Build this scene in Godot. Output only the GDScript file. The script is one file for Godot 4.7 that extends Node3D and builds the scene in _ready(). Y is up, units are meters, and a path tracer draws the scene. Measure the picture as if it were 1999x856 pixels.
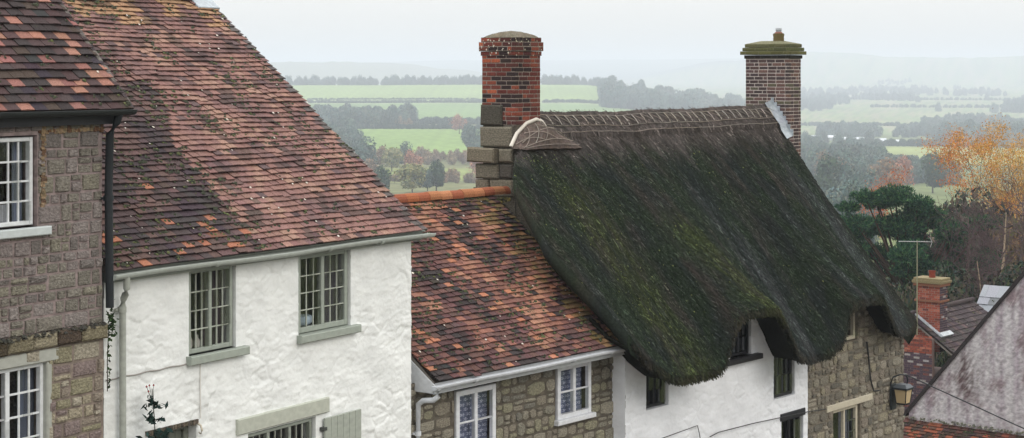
extends Node3D
# A hillside row of old cottages above a hazy vale, overcast light. World y = 0 is the camera's eye height, metres.

const AX := Vector3(-1.51, 0.0, -26.8)          # front corner shared by the white cottage and its lower neighbour
const TURN_UP := 58.083                          # heading of the two upper houses
const TURN_LOW := 50.845                         # heading of the two lower houses
var rng := RandomNumberGenerator.new()
var counts := {}
var base_of := {}
var M := {}
var fn1 := FastNoiseLite.new()
var fn2 := FastNoiseLite.new()
var fcell := FastNoiseLite.new()
var fcell2 := FastNoiseLite.new()

func lin(r: float, g: float, b: float) -> Color:
	return Color(r / 255.0, g / 255.0, b / 255.0).srgb_to_linear()

func vary(c: Color, amt: float) -> Color:
	var k := 1.0 + rng.randf_range(-amt, amt)
	return Color(c.r * k * (1.0 + rng.randf_range(-amt, amt) * 0.3), c.g * k, c.b * k * (1.0 + rng.randf_range(-amt, amt) * 0.3))

# ---------------------------------------------------------------- mesh collector
class MB:
	var V := PackedVector3Array()
	var N := PackedVector3Array()
	var C := PackedColorArray()
	var I := PackedInt32Array()
	func tri(a: Vector3, b: Vector3, c: Vector3, col: Color) -> void:   # counter-clockwise seen from outside
		var n := (b - a).cross(c - a).normalized()
		var k := V.size()
		V.append(a); V.append(b); V.append(c)
		for j in 3:
			N.append(n); C.append(col)
		I.append(k); I.append(k + 2); I.append(k + 1)
	func quad(a: Vector3, b: Vector3, c: Vector3, d: Vector3, col: Color) -> void:
		var n := (c - a).cross(d - b).normalized()
		var k := V.size()
		V.append(a); V.append(b); V.append(c); V.append(d)
		for j in 4:
			N.append(n); C.append(col)
		I.append(k); I.append(k + 2); I.append(k + 1); I.append(k); I.append(k + 3); I.append(k + 2)
	func box(lo: Vector3, hi: Vector3, col: Color, xf := Transform3D()) -> void:
		var p := []
		for i in 8:
			p.append(xf * Vector3(hi.x if i & 1 else lo.x, hi.y if i & 2 else lo.y, hi.z if i & 4 else lo.z))
		quad(p[0], p[4], p[6], p[2], col); quad(p[1], p[3], p[7], p[5], col)
		quad(p[0], p[1], p[5], p[4], col); quad(p[2], p[6], p[7], p[3], col)
		quad(p[0], p[2], p[3], p[1], col); quad(p[4], p[5], p[7], p[6], col)
	func bevel_box(lo: Vector3, hi: Vector3, b: float, col: Color, xf := Transform3D()) -> void:
		# box with a chamfered front (z+) rim
		var a0 := [Vector3(lo.x, lo.y, lo.z), Vector3(hi.x, lo.y, lo.z), Vector3(hi.x, hi.y, lo.z), Vector3(lo.x, hi.y, lo.z)]
		var a1 := []
		var a2 := []
		for q in a0:
			a1.append(Vector3(q.x, q.y, hi.z - b))
			a2.append(Vector3(clampf(q.x, lo.x + b, hi.x - b), clampf(q.y, lo.y + b, hi.y - b), hi.z))
		for i in 4:
			var j := (i + 1) % 4
			quad(xf * a0[i], xf * a0[j], xf * a1[j], xf * a1[i], col)
			quad(xf * a1[i], xf * a1[j], xf * a2[j], xf * a2[i], col)
		quad(xf * a2[0], xf * a2[1], xf * a2[2], xf * a2[3], col)
		quad(xf * a0[3], xf * a0[2], xf * a0[1], xf * a0[0], col)
	func tube(pts: Array, radii: Array, sides: int, col: Color, closed := true) -> void:
		var k0 := V.size()
		for i in pts.size():
			var p: Vector3 = pts[i]
			var d: Vector3
			if i == 0: d = pts[1] - pts[0]
			elif i == pts.size() - 1: d = pts[i] - pts[i - 1]
			else: d = (pts[i + 1] - pts[i]).normalized() + (pts[i] - pts[i - 1]).normalized()
			d = d.normalized()
			var s := d.cross(Vector3(0.13, 0.97, 0.21)).normalized()
			if absf(d.y) > 0.95: s = d.cross(Vector3(0, 0, 1)).normalized()
			var t := s.cross(d)
			for j in sides:
				var a := TAU * j / sides
				var n := s * cos(a) + t * sin(a)
				V.append(p + n * float(radii[i])); N.append(n); C.append(col)
		for i in pts.size() - 1:
			for j in sides:
				var a := k0 + i * sides + j
				var b := k0 + i * sides + (j + 1) % sides
				var c := a + sides
				var e := b + sides
				I.append(a); I.append(b); I.append(e); I.append(a); I.append(e); I.append(c)
		if closed:
			for e in [0, pts.size() - 1]:
				var k := k0 + int(e) * sides
				for j in range(1, sides - 1):
					if e == 0:
						I.append(k); I.append(k + j + 1); I.append(k + j)
					else:
						I.append(k); I.append(k + j); I.append(k + j + 1)
	func grid(nx: int, ny: int, P: PackedVector3Array, K: PackedColorArray, flip := false, skip := PackedByteArray()) -> void:
		# nx by ny vertices, row-major; normals by central differences
		var k := V.size()
		V.append_array(P); C.append_array(K)
		for j in ny:
			for i in nx:
				var du := P[j * nx + mini(i + 1, nx - 1)] - P[j * nx + maxi(i - 1, 0)]
				var dv := P[mini(j + 1, ny - 1) * nx + i] - P[maxi(j - 1, 0) * nx + i]
				var n := du.cross(dv).normalized()
				N.append(-n if flip else n)
		for j in ny - 1:
			for i in nx - 1:
				if not skip.is_empty() and skip[j * (nx - 1) + i]: continue
				var a := k + j * nx + i
				if flip:
					I.append(a); I.append(a + 1); I.append(a + nx + 1); I.append(a); I.append(a + nx + 1); I.append(a + nx)
				else:
					I.append(a); I.append(a + nx + 1); I.append(a + 1); I.append(a); I.append(a + nx); I.append(a + nx + 1)
	func mesh(mat: Material = null) -> ArrayMesh:
		var A := []
		A.resize(Mesh.ARRAY_MAX)
		A[Mesh.ARRAY_VERTEX] = V; A[Mesh.ARRAY_NORMAL] = N; A[Mesh.ARRAY_COLOR] = C; A[Mesh.ARRAY_INDEX] = I
		var m := ArrayMesh.new()
		m.add_surface_from_arrays(Mesh.PRIMITIVE_TRIANGLES, A)
		if mat: m.surface_set_material(0, mat)
		return m

# ---------------------------------------------------------------- scene-tree helpers
func called(parent: Node, what: String) -> String:
	var key := str(parent.get_instance_id()) + what
	var k: int = counts.get(key, 0)
	counts[key] = k + 1
	return what if k == 0 else "%s_%03d" % [what, k]

func thing(what: String, label: String, category: String, at: Vector3, turn := 0.0, group := "") -> Node3D:
	var o := Node3D.new()
	o.name = called(self, what)
	add_child(o)
	o.position = at
	o.rotation_degrees.y = turn
	o.set_meta("label", label); o.set_meta("category", category)
	if group != "": o.set_meta("group", group)
	base_of[o] = at.y
	return o

func part(parent: Node, what: String, mesh: Mesh, mat: Material = null, xf := Transform3D()) -> MeshInstance3D:
	var o := MeshInstance3D.new()
	o.name = called(parent, what)
	o.mesh = mesh
	if mat: o.material_override = mat
	parent.add_child(o)
	if base_of.has(parent): xf.origin.y -= base_of[parent]
	o.transform = xf
	return o

func group_part(parent: Node, what: String, label := "") -> Node3D:   # a part that has sub-parts
	var o := Node3D.new()
	o.name = called(parent, what)
	parent.add_child(o)
	if base_of.has(parent): o.position.y = -base_of[parent]
	if label != "": o.set_meta("label", label)
	return o

func structure(what: String, mesh: Mesh) -> MeshInstance3D:
	var o := part(self, what, mesh)
	o.set_meta("kind", "structure")
	return o

# ---------------------------------------------------------------- textures and materials
func grey_noise(sd: int, freq: float, lo: float, hi: float, size := 512, octaves := 4, kind := FastNoiseLite.TYPE_SIMPLEX_SMOOTH) -> NoiseTexture2D:
	var n := FastNoiseLite.new()
	n.seed = sd; n.frequency = freq; n.noise_type = kind; n.fractal_octaves = octaves
	var t := NoiseTexture2D.new()
	t.width = size; t.height = size; t.seamless = true; t.noise = n; t.normalize = true
	var g := Gradient.new()
	g.set_color(0, Color(lo, lo, lo)); g.set_color(1, Color(hi, hi, hi))
	t.color_ramp = g
	return t

func bump_noise(sd: int, freq: float, strength: float, size := 512, octaves := 4) -> NoiseTexture2D:
	var n := FastNoiseLite.new()
	n.seed = sd; n.frequency = freq; n.fractal_octaves = octaves
	var t := NoiseTexture2D.new()
	t.width = size; t.height = size; t.seamless = true; t.noise = n
	t.as_normal_map = true; t.bump_strength = strength
	return t

func surf(key: String, rough: float, tex: Texture2D = null, scale := 1.0, bump: Texture2D = null, spec := 0.5) -> StandardMaterial3D:
	var m := StandardMaterial3D.new()
	m.vertex_color_use_as_albedo = true
	m.roughness = rough
	m.metallic_specular = spec
	if tex or bump:
		m.uv1_triplanar = true; m.uv1_world_triplanar = true
		m.uv1_scale = Vector3.ONE * scale
	if tex: m.albedo_texture = tex
	if bump:
		m.normal_enabled = true; m.normal_texture = bump; m.normal_scale = 1.0
	M[key] = m
	return m

func make_materials() -> void:
	var fine := grey_noise(3, 0.02, 0.62, 1.0, 512, 5)
	var gritty := grey_noise(23, 0.03, 0.55, 1.0, 512, 6)
	var b3 := bump_noise(25, 0.035, 14.0, 512, 5)
	var coarse := grey_noise(4, 0.012, 0.7, 1.0, 512, 5)
	var b1 := bump_noise(5, 0.03, 6.0)
	var b2 := bump_noise(6, 0.02, 3.0)
	surf("tile", 0.9, gritty, 2.9, b1, 0.3)
	surf("stone", 0.95, gritty, 1.6, b3, 0.25)
	surf("limewash", 0.92, grey_noise(7, 0.008, 0.9, 1.0), 0.5, b2, 0.3)
	surf("brick", 0.92, fine, 3.1, b1, 0.3)
	surf("paint", 0.55, grey_noise(8, 0.015, 0.88, 1.0), 1.3, null, 0.4)
	surf("plain", 0.85)
	surf("thatch", 1.0, fine, 1.9, null, 0.15)
	surf("lead", 0.5, coarse, 1.5, null, 0.5)
	surf("leaf", 0.75, null, 1.0, null, 0.2)
	M.leaf.backlight = Color(0.25, 0.28, 0.12)
	surf("needle", 0.8, null, 1.0, null, 0.2)
	surf("bark", 0.95, coarse, 1.2, null, 0.2)
	surf("render_coat", 0.95, fine, 0.8, b2, 0.2)
	surf("grass", 1.0, coarse, 0.02, null, 0.1)
	surf("cloth", 0.95)
	var g := StandardMaterial3D.new()
	g.albedo_color = Color(0.05, 0.06, 0.07, 0.12)
	g.transparency = BaseMaterial3D.TRANSPARENCY_ALPHA
	g.roughness = 0.03
	g.metallic_specular = 0.35
	M.glass = g
	# lace: a woven repeat of flowers, thread against open net
	var im := Image.create(128, 128, false, Image.FORMAT_RGB8)
	for y in 128:
		for x in 128:
			var u := fposmod(x + (32.0 if int(y / 32.0) % 2 == 0 else 0.0), 64.0) / 32.0 - 1.0
			var v := fposmod(y, 32.0) / 16.0 - 1.0
			var r := sqrt(u * u + v * v)
			var petal := 0.5 + 0.28 * cos(5.0 * atan2(v, u))
			var on := r < petal and r > 0.18
			var net := (x + y) % 4 == 0 or (x - y + 256) % 5 == 0
			im.set_pixel(x, y, Color(0.84, 0.87, 0.95) if on else (Color(0.62, 0.66, 0.78) if net else Color(0.3, 0.34, 0.46)))
	im.generate_mipmaps()
	var lace := StandardMaterial3D.new()
	lace.albedo_texture = ImageTexture.create_from_image(im)
	lace.uv1_triplanar = true
	lace.uv1_scale = Vector3.ONE * 3.2
	lace.roughness = 1.0
	M.lace = lace

# ---------------------------------------------------------------- building blocks (local axes: x along the front, z out to the street)
func rough_wall(x0: float, x1: float, y0: float, y1: float, z: float, holes: Array, step: float, amp: float, col: Color, top: Callable, depth := 0.3) -> ArrayMesh:
	# hand-plastered rubble wall with real openings; top(x) cuts the upper edge
	var xs := cuts(x0, x1, step, holes, 0)
	var ys := cuts(y0, y1, step, holes, 1)
	var nx := xs.size()
	var ny := ys.size()
	var P := PackedVector3Array()
	var K := PackedColorArray()
	var skip := PackedByteArray()
	for j in ny:
		for i in nx:
			var x: float = xs[i]
			var y: float = ys[j]
			var wx := x + .05 * fn2.get_noise_2d(x * 300.0, y * 300.0)
			var wy := y + .03 * fn2.get_noise_2d(x * 300.0 + 50.0, y * 300.0)
			var ca := fcell.get_noise_2d(wx, wy * 1.9)
			var cv := fcell2.get_noise_2d(wx, wy * 1.9)
			var s := fn1.get_noise_2d(x * 260.0, y * 420.0)
			var f := fn2.get_noise_2d(x * 1100.0, y * 1500.0)
			var worn := clampf(.35 + 2.2 * fn1.get_noise_2d(x * 70.0 + 31.0, y * 90.0), 0.0, 1.0)
			var h := amp * (worn * (.42 * cv - .55 * (1.0 - smoothstep(-1.0, -.8, ca))) + .18 * s + .13 * f + .75 * maxf(0.0, fn1.get_noise_2d(x * 240.0 + 90.0, y * 1100.0) - .1))
			P.append(Vector3(x, y, z + h))
			var k := 1.0 - 0.06 * absf(fn1.get_noise_2d(x * 60.0 + 7.0, y * 60.0)) - 0.05 * maxf(0.0, f)
			K.append(Color(col.r * k, col.g * k, col.b * k))
	for j in ny - 1:
		for i in nx - 1:
			var cx: float = (xs[i] + xs[i + 1]) * 0.5
			var cy: float = (ys[j] + ys[j + 1]) * 0.5
			var no := cy > float(top.call(cx))
			for h in holes:
				if cx > h[0] and cx < h[1] and cy > h[2] and cy < h[3]: no = true
			skip.append(1 if no else 0)
	var b := MB.new()
	b.grid(nx, ny, P, K, false, skip)
	# reveals and thickness
	for h in holes:
		var f := z + 0.004
		var r := z - 0.22
		b.quad(Vector3(h[0], h[2], r), Vector3(h[0], h[2], f), Vector3(h[0], h[3], f), Vector3(h[0], h[3], r), col)
		b.quad(Vector3(h[1], h[2], f), Vector3(h[1], h[2], r), Vector3(h[1], h[3], r), Vector3(h[1], h[3], f), col)
		b.quad(Vector3(h[0], h[2], f), Vector3(h[0], h[2], r), Vector3(h[1], h[2], r), Vector3(h[1], h[2], f), col)
		b.quad(Vector3(h[0], h[3], r), Vector3(h[0], h[3], f), Vector3(h[1], h[3], f), Vector3(h[1], h[3], r), col)
	var t1 := minf(y1, top.call(x1))
	var t0 := minf(y1, top.call(x0))
	b.quad(Vector3(x1, y0, z), Vector3(x1, y0, z - depth), Vector3(x1, t1, z - depth), Vector3(x1, t1, z), col)
	b.quad(Vector3(x0, y0, z - depth), Vector3(x0, y0, z), Vector3(x0, t0, z), Vector3(x0, t0, z - depth), col)
	return b.mesh(M.limewash)

func cuts(a: float, b: float, step: float, holes: Array, axis: int) -> Array:
	var keys := [a, b]
	for h in holes:
		for k in 2:
			var v: float = h[axis * 2 + k]
			if v > a and v < b: keys.append(v)
	keys.sort()
	var out := []
	for i in keys.size() - 1:
		var d: float = keys[i + 1] - keys[i]
		if d < 0.001: continue
		var n := maxi(1, int(round(d / step)))
		for k in n: out.append(keys[i] + d * k / n)
	out.append(b)
	return out

func shell(parent: Node3D, x0: float, x1: float, zf: float, zb: float, y0: float, y1: float, col: Color, mat: Material, gable := -99.0, zr := 0.0) -> void:
	# end walls and back wall of a house, 0.3 m thick, with gable triangles up to the ridge
	for x in [x0, x1 - 0.3]:
		var b := MB.new()
		b.box(Vector3(x, y0, zb), Vector3(x + 0.3, y1, zf), col)
		if gable > y1:
			var l := [Vector3(x, y1, zb), Vector3(x, y1, zf), Vector3(x, gable, zr)]
			var r := [Vector3(x + 0.3, y1, zb), Vector3(x + 0.3, y1, zf), Vector3(x + 0.3, gable, zr)]
			b.tri(l[0], l[1], l[2], col); b.tri(r[0], r[2], r[1], col)
			b.quad(l[1], r[1], r[2], l[2], col); b.quad(l[2], r[2], r[0], l[0], col)
		part(parent, "end_wall", b.mesh(mat))
	var w := MB.new()
	w.box(Vector3(x0 + 0.3, y0, zb), Vector3(x1 - 0.3, y1, zb + 0.3), col)
	part(parent, "back_wall", w.mesh(mat))
	var fl := MB.new()
	fl.box(Vector3(x0 + 0.3, y0 + 0.02, zb + 0.3), Vector3(x1 - 0.3, y0 + 0.2, zf - 0.35), lin(70, 60, 50))
	part(parent, "floor", fl.mesh(M.plain))

var stone_shapes: Array = []      # rounded rubble, then squared blocks
func make_stone_shapes() -> void:
	for v in 28:
		var sq := v >= 14
		var b := MB.new()
		var ring := []
		var out := 10
		for k in out:
			var a := TAU * (k + rng.randf_range(-0.25, 0.25)) / out
			var c := cos(a)
			var s := sin(a)
			var m := maxf(absf(c), absf(s))
			var q := Vector2(c, s) / m * 0.5
			if sq: q = Vector2([-.5, 0, .5, .5, .5, 0, -.5, -.5, -.5, 0][k] if k < 9 else -.5, [-.5, -.5, -.5, 0, .5, .5, .5, .2, -.2, 0][k] if k < 9 else -.35) * rng.randf_range(0.95, 1.0)
			else: q = q.lerp(Vector2(c, s) * 0.56, rng.randf_range(0.05, 0.35)) * rng.randf_range(0.92, 1.02)
			ring.append(Vector2(clampf(q.x, -0.5, 0.5), clampf(q.y, -0.5, 0.5)))
		var mid := []
		for q in ring: mid.append(Vector3(q.x * 0.87, q.y * 0.85, rng.randf_range(0.7, 1.0)))
		var ctr := Vector3(rng.randf_range(-0.12, 0.12), rng.randf_range(-0.12, 0.12), rng.randf_range(0.85, 1.25))
		var w := Color.WHITE
		for k in out:
			var n := (k + 1) % out
			b.quad(Vector3(ring[k].x, ring[k].y, 0), Vector3(ring[n].x, ring[n].y, 0), mid[n], mid[k], w)
			b.tri(mid[k], mid[n], ctr, w)
		stone_shapes.append(b.mesh())

func stone_wall(parent: Node3D, what: String, x0: float, x1: float, y0: float, y1: float, z: float, holes: Array, hmin: float, hmax: float, palette: Array, mortar: Color, joint: float, top: Callable, relief: float, seen_from := -99.0, squared := false) -> void:
	# mortar bed with openings, then every stone of it
	var bed := rough_wall(x0, x1, y0, y1, z, holes, 0.09, 0.006, mortar, top)
	bed.surface_set_material(0, M.render_coat)
	var wall := group_part(parent, what)
	part(wall, "mortar", bed)
	var mats := []
	for c in palette:
		var m: StandardMaterial3D = M.stone.duplicate()
		m.vertex_color_use_as_albedo = false
		m.albedo_color = c.linear_to_srgb()
		mats.append(m)
	var y := y1
	while y > maxf(y0, seen_from):
		var h := rng.randf_range(hmin, hmax)
		var x := x0 - rng.randf() * 0.1
		while x < x1:
			var w := h * rng.randf_range(0.75, 2.3)
			var lots := [[x, x + w, y - h, y]]
			if h > hmin * 1.25 and rng.randf() < 0.45:
				var f := rng.randf_range(0.35, 0.65)
				if w > h * 1.3 and rng.randf() < 0.6:
					var g := rng.randf_range(0.4, 0.6)
					lots = [[x, x + w * g, y - h, y], [x + w * g, x + w, y - h, y - h * f], [x + w * g, x + w, y - h * f, y]]
				else:
					lots = [[x, x + w, y - h, y - h * f], [x, x + w, y - h * f, y]]
			for r in lots: lay_stone(wall, r, x0, x1, y0, z, holes, joint, mats, top, relief, squared)
			x += w
		y -= h

func lay_stone(wall: Node3D, r: Array, x0: float, x1: float, y0: float, z: float, holes: Array, joint: float, mats: Array, top: Callable, relief: float, squared: bool) -> void:
	var a := maxf(r[0], x0)
	var b := minf(r[1], x1)
	var c := maxf(r[2], y0)
	var d: float = r[3]
	for h in holes:
		if a < h[1] and b > h[0] and c < h[3] and d > h[2]:
			var opts := [[a, h[0], c, d], [h[1], b, c, d], [a, b, h[3], d], [a, b, c, h[2]]]
			var best := 0.0
			var pick := []
			for o in opts:
				var ar := maxf(0.0, o[1] - o[0]) * maxf(0.0, o[3] - o[2])
				if ar > best:
					best = ar
					pick = o
			if pick.is_empty(): return
			a = pick[0]; b = pick[1]; c = pick[2]; d = pick[3]
	if (c + d) * 0.5 > float(top.call((a + b) * 0.5)): return
	if b - a < 0.05 + joint or d - c < 0.03 + joint: return
	var sx := b - a - joint
	var sy := d - c - joint
	var bs := Basis(Vector3(sx, 0, 0), Vector3(0, sy, 0), Vector3(0, 0, relief * rng.randf_range(0.6, 1.5)))
	bs = Basis(Vector3.BACK, rng.randf_range(-0.03, 0.03)) * bs
	part(wall, "stone", stone_shapes[rng.randi() % 14 + (14 if squared else 0)], mats[rng.randi() % mats.size()], Transform3D(bs, Vector3((a + b) * 0.5, (c + d) * 0.5, z - 0.008)))

# tile roof: eave (ze, ye) up to ridge (zr, yr); shade(x, s, v) gives the clay colour
func tile_roof(parent: Node3D, x0: float, x1: float, ze: float, ye: float, zr: float, yr: float, gauge: float, wide: float, shade: Callable, sag: float, near_first: Callable, moss_n: int, moss_at: Callable) -> Node3D:
	var roof := group_part(parent, "roof")
	var along := Vector3(0, yr - ye, zr - ze)
	var len := along.length()
	var up := along / len
	var nrm := Vector3.RIGHT.cross(-up).normalized()
	if nrm.y < 0: nrm = -nrm
	var rows := int(len / gauge)
	# boarding under the tiles
	var bd := MB.new()
	var e := Vector3(0, ye, ze) - nrm * 0.05
	var r := Vector3(0, yr, zr) - nrm * 0.05
	bd.quad(Vector3(x0 + .01, e.y, e.z), Vector3(x1 - .01, e.y, e.z), Vector3(x1 - .01, r.y, r.z), Vector3(x0 + .01, r.y, r.z), lin(60, 50, 45))
	var e2 := e - nrm * 0.06
	var r2 := r - nrm * 0.06
	bd.quad(Vector3(x1 - .01, e2.y, e2.z), Vector3(x1 - .01, r2.y, r2.z), Vector3(x1 - .01, r.y, r.z), Vector3(x1 - .01, e.y, e.z), lin(104, 98, 92))
	bd.quad(Vector3(x0 + .01, r2.y, r2.z), Vector3(x0 + .01, e2.y, e2.z), Vector3(x0 + .01, e.y, e.z), Vector3(x0 + .01, r.y, r.z), lin(104, 98, 92))
	bd.quad(Vector3(x1, e2.y, e2.z), Vector3(x0, e2.y, e2.z), Vector3(x0, r2.y, r2.z), Vector3(x1, r2.y, r2.z), lin(60, 50, 45))
	bd.quad(Vector3(x0, e2.y, e2.z), Vector3(x1, e2.y, e2.z), Vector3(x1, e.y, e.z), Vector3(x0, e.y, e.z), lin(60, 50, 45))
	# the plain back slope
	var bz := zr - (ze - zr)
	var nb := Vector3(0, nrm.y, -nrm.z)
	var dir := (Vector3(0, ye, bz) - Vector3(0, yr, zr)) / len
	bd.box(Vector3(x0, 0, -len), Vector3(x1, 0.08, 0), lin(95, 62, 55), Transform3D(Basis(Vector3.RIGHT, nb, -dir), Vector3(0, yr, zr) - nb * 0.09))
	part(roof, "boarding", bd.mesh(M.plain))
	# tile list
	var list := []
	for j in rows + 1:
		var s := j * gauge
		var off := 0.5 * wide if j % 2 else 0.0
		var x := x0 - off
		var row_jit := rng.randf_range(-0.008, 0.008)
		while x < x1 - 0.03:
			var a := maxf(x, x0)
			var b := minf(x + wide, x1 + rng.randf_range(-0.01, 0.012))
			if b - a > 0.04:
				var cx := (a + b) * 0.5
				var bump := sag * (fn1.get_noise_2d(cx * 55.0, s * 70.0) + 0.35 * fn1.get_noise_2d(cx * 300.0 + 40.0, s * 260.0))
				var slip := 0.009 * fn1.get_noise_2d(cx * 130.0, j * 37.0) + rng.randf_range(-0.003, 0.003) + row_jit
				if rng.randf() < 0.012: slip -= 0.04
				list.append([cx, s + slip, b - a - 0.004, bump, j])
			x += wide
	list.sort_custom(func(p, q): return near_first.call(p[0], p[1]) < near_first.call(q[0], q[1]))
	var colors := []
	var tl := gauge * 1.75
	var shapes := {}
	var rest := MB.new()
	for n in list.size():
		var t: Array = list[n]
		var col: Color = shade.call(t[0], t[1], len)
		var lift := rng.randf_range(0.04, 0.047)
		if rng.randf() < 0.05: lift += 0.012
		var tilt := lift / tl
		var yaw := rng.randf_range(-0.012, 0.012)
		var roll := rng.randf_range(-0.02, 0.02)
		var bs := Basis(Vector3.RIGHT, nrm, -up)          # x, y = out, z = down the slope
		bs = bs * Basis(Vector3.RIGHT, -tilt) * Basis(Vector3.UP, yaw) * Basis(Vector3.BACK, roll)
		var at: Vector3 = Vector3(t[0], ye, ze) + up * float(t[1]) + nrm * (float(t[3]) + lift * 0.5)
		var xf := Transform3D(bs, at)
		if n < 300:
			var key := "%d_%d" % [int(t[2] * 100), rng.randi() % 3]
			if not shapes.has(key):
				var mb := MB.new()
				tile_shape(mb, t[2], tl, Transform3D(), Color.WHITE)
				shapes[key] = mb.mesh()
			var q := Color(snappedf(col.r, 0.012), snappedf(col.g, 0.012), snappedf(col.b, 0.012))
			var ck := "tile" + q.to_html()
			if not M.has(ck):
				var m: StandardMaterial3D = M.tile.duplicate()
				m.vertex_color_use_as_albedo = false
				m.albedo_color = q.linear_to_srgb()
				M[ck] = m
			part(roof, "tile", shapes[key], M[ck], xf)
		else:
			tile_shape(rest, t[2], tl, xf, col)
	if not rest.V.is_empty():
		part(roof, "tile_field", rest.mesh(M.tile)).set_meta("kind", "stuff")
	# cushions of moss and discs of lichen
	var mo := MB.new()
	var li := MB.new()
	for k in moss_n * 6:
		var x := rng.randf_range(x0, x1)
		var s := rng.randf_range(0.0, len)
		var jj: float = floor(s / gauge) * gauge
		if rng.randf() > float(moss_at.call(x, s, len)): continue
		var cl := rng.randi_range(1, 5)
		for q in cl:
			var p := Vector3(x + rng.randf_range(-.05, .05), ye, ze) + up * (jj - 0.005 + rng.randf_range(-0.01, 0.05)) + nrm * 0.03
			lump(mo, p, Vector3.RIGHT, -up, nrm, rng.randf_range(0.01, 0.028), vary(lin(42, 48, 28) if rng.randf() < 0.78 else lin(72, 78, 38), 0.25))
	for k in int(moss_n * 0.16):
		var x := rng.randf_range(x0, x1)
		var s := rng.randf_range(0.0, len)
		var p = Vector3(x, ye, ze) + up * (floor(s / gauge) * gauge + 0.03) + nrm * 0.034
		lump(li, p, Vector3.RIGHT, -up, nrm * 0.35, rng.randf_range(0.008, 0.022), vary(lin(184, 178, 168), 0.15))
	if not mo.V.is_empty(): part(roof, "moss", mo.mesh(M.plain)).set_meta("kind", "stuff")
	if not li.V.is_empty(): part(roof, "lichen", li.mesh(M.plain)).set_meta("kind", "stuff")
	return roof

func tile_shape(mb: MB, w: float, l: float, xf: Transform3D, col: Color) -> void:
	# slightly cambered clay tile; z+ is the tail
	var h := w * 0.5
	var z0 := -l * 0.72
	var z1 := l * 0.28
	var th := 0.011
	var cam := 0.004
	var a := [Vector3(-h, 0, z1), Vector3(0, cam, z1 + rng.randf_range(-.004, .004)), Vector3(h, 0, z1)]
	var b := [Vector3(-h, 0, z0), Vector3(0, cam, z0), Vector3(h, 0, z0)]
	var dn := Vector3(0, -th, 0)
	for k in 2:
		mb.quad(xf * a[k], xf * a[k + 1], xf * b[k + 1], xf * b[k], col)
		mb.quad(xf * (a[k] + dn), xf * (a[k + 1] + dn), xf * a[k + 1], xf * a[k], col)
	mb.quad(xf * (b[0] + dn), xf * (a[0] + dn), xf * a[0], xf * b[0], col)
	mb.quad(xf * (a[2] + dn), xf * (b[2] + dn), xf * b[2], xf * a[2], col)
	mb.quad(xf * (b[0] + dn), xf * (b[2] + dn), xf * (a[2] + dn), xf * (a[0] + dn), col)

func lump(mb: MB, p: Vector3, ax: Vector3, az: Vector3, n: Vector3, r: float, col: Color) -> void:
	var ring := []
	for k in 6:
		var a := TAU * k / 6.0 + 0.4
		ring.append(p + (ax * cos(a) + az * sin(a)) * r * rng.randf_range(0.7, 1.3))
	var top := p + n * r * rng.randf_range(0.5, 0.9)
	for k in 6: mb.tri(ring[k], top, ring[(k + 1) % 6], col)

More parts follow.
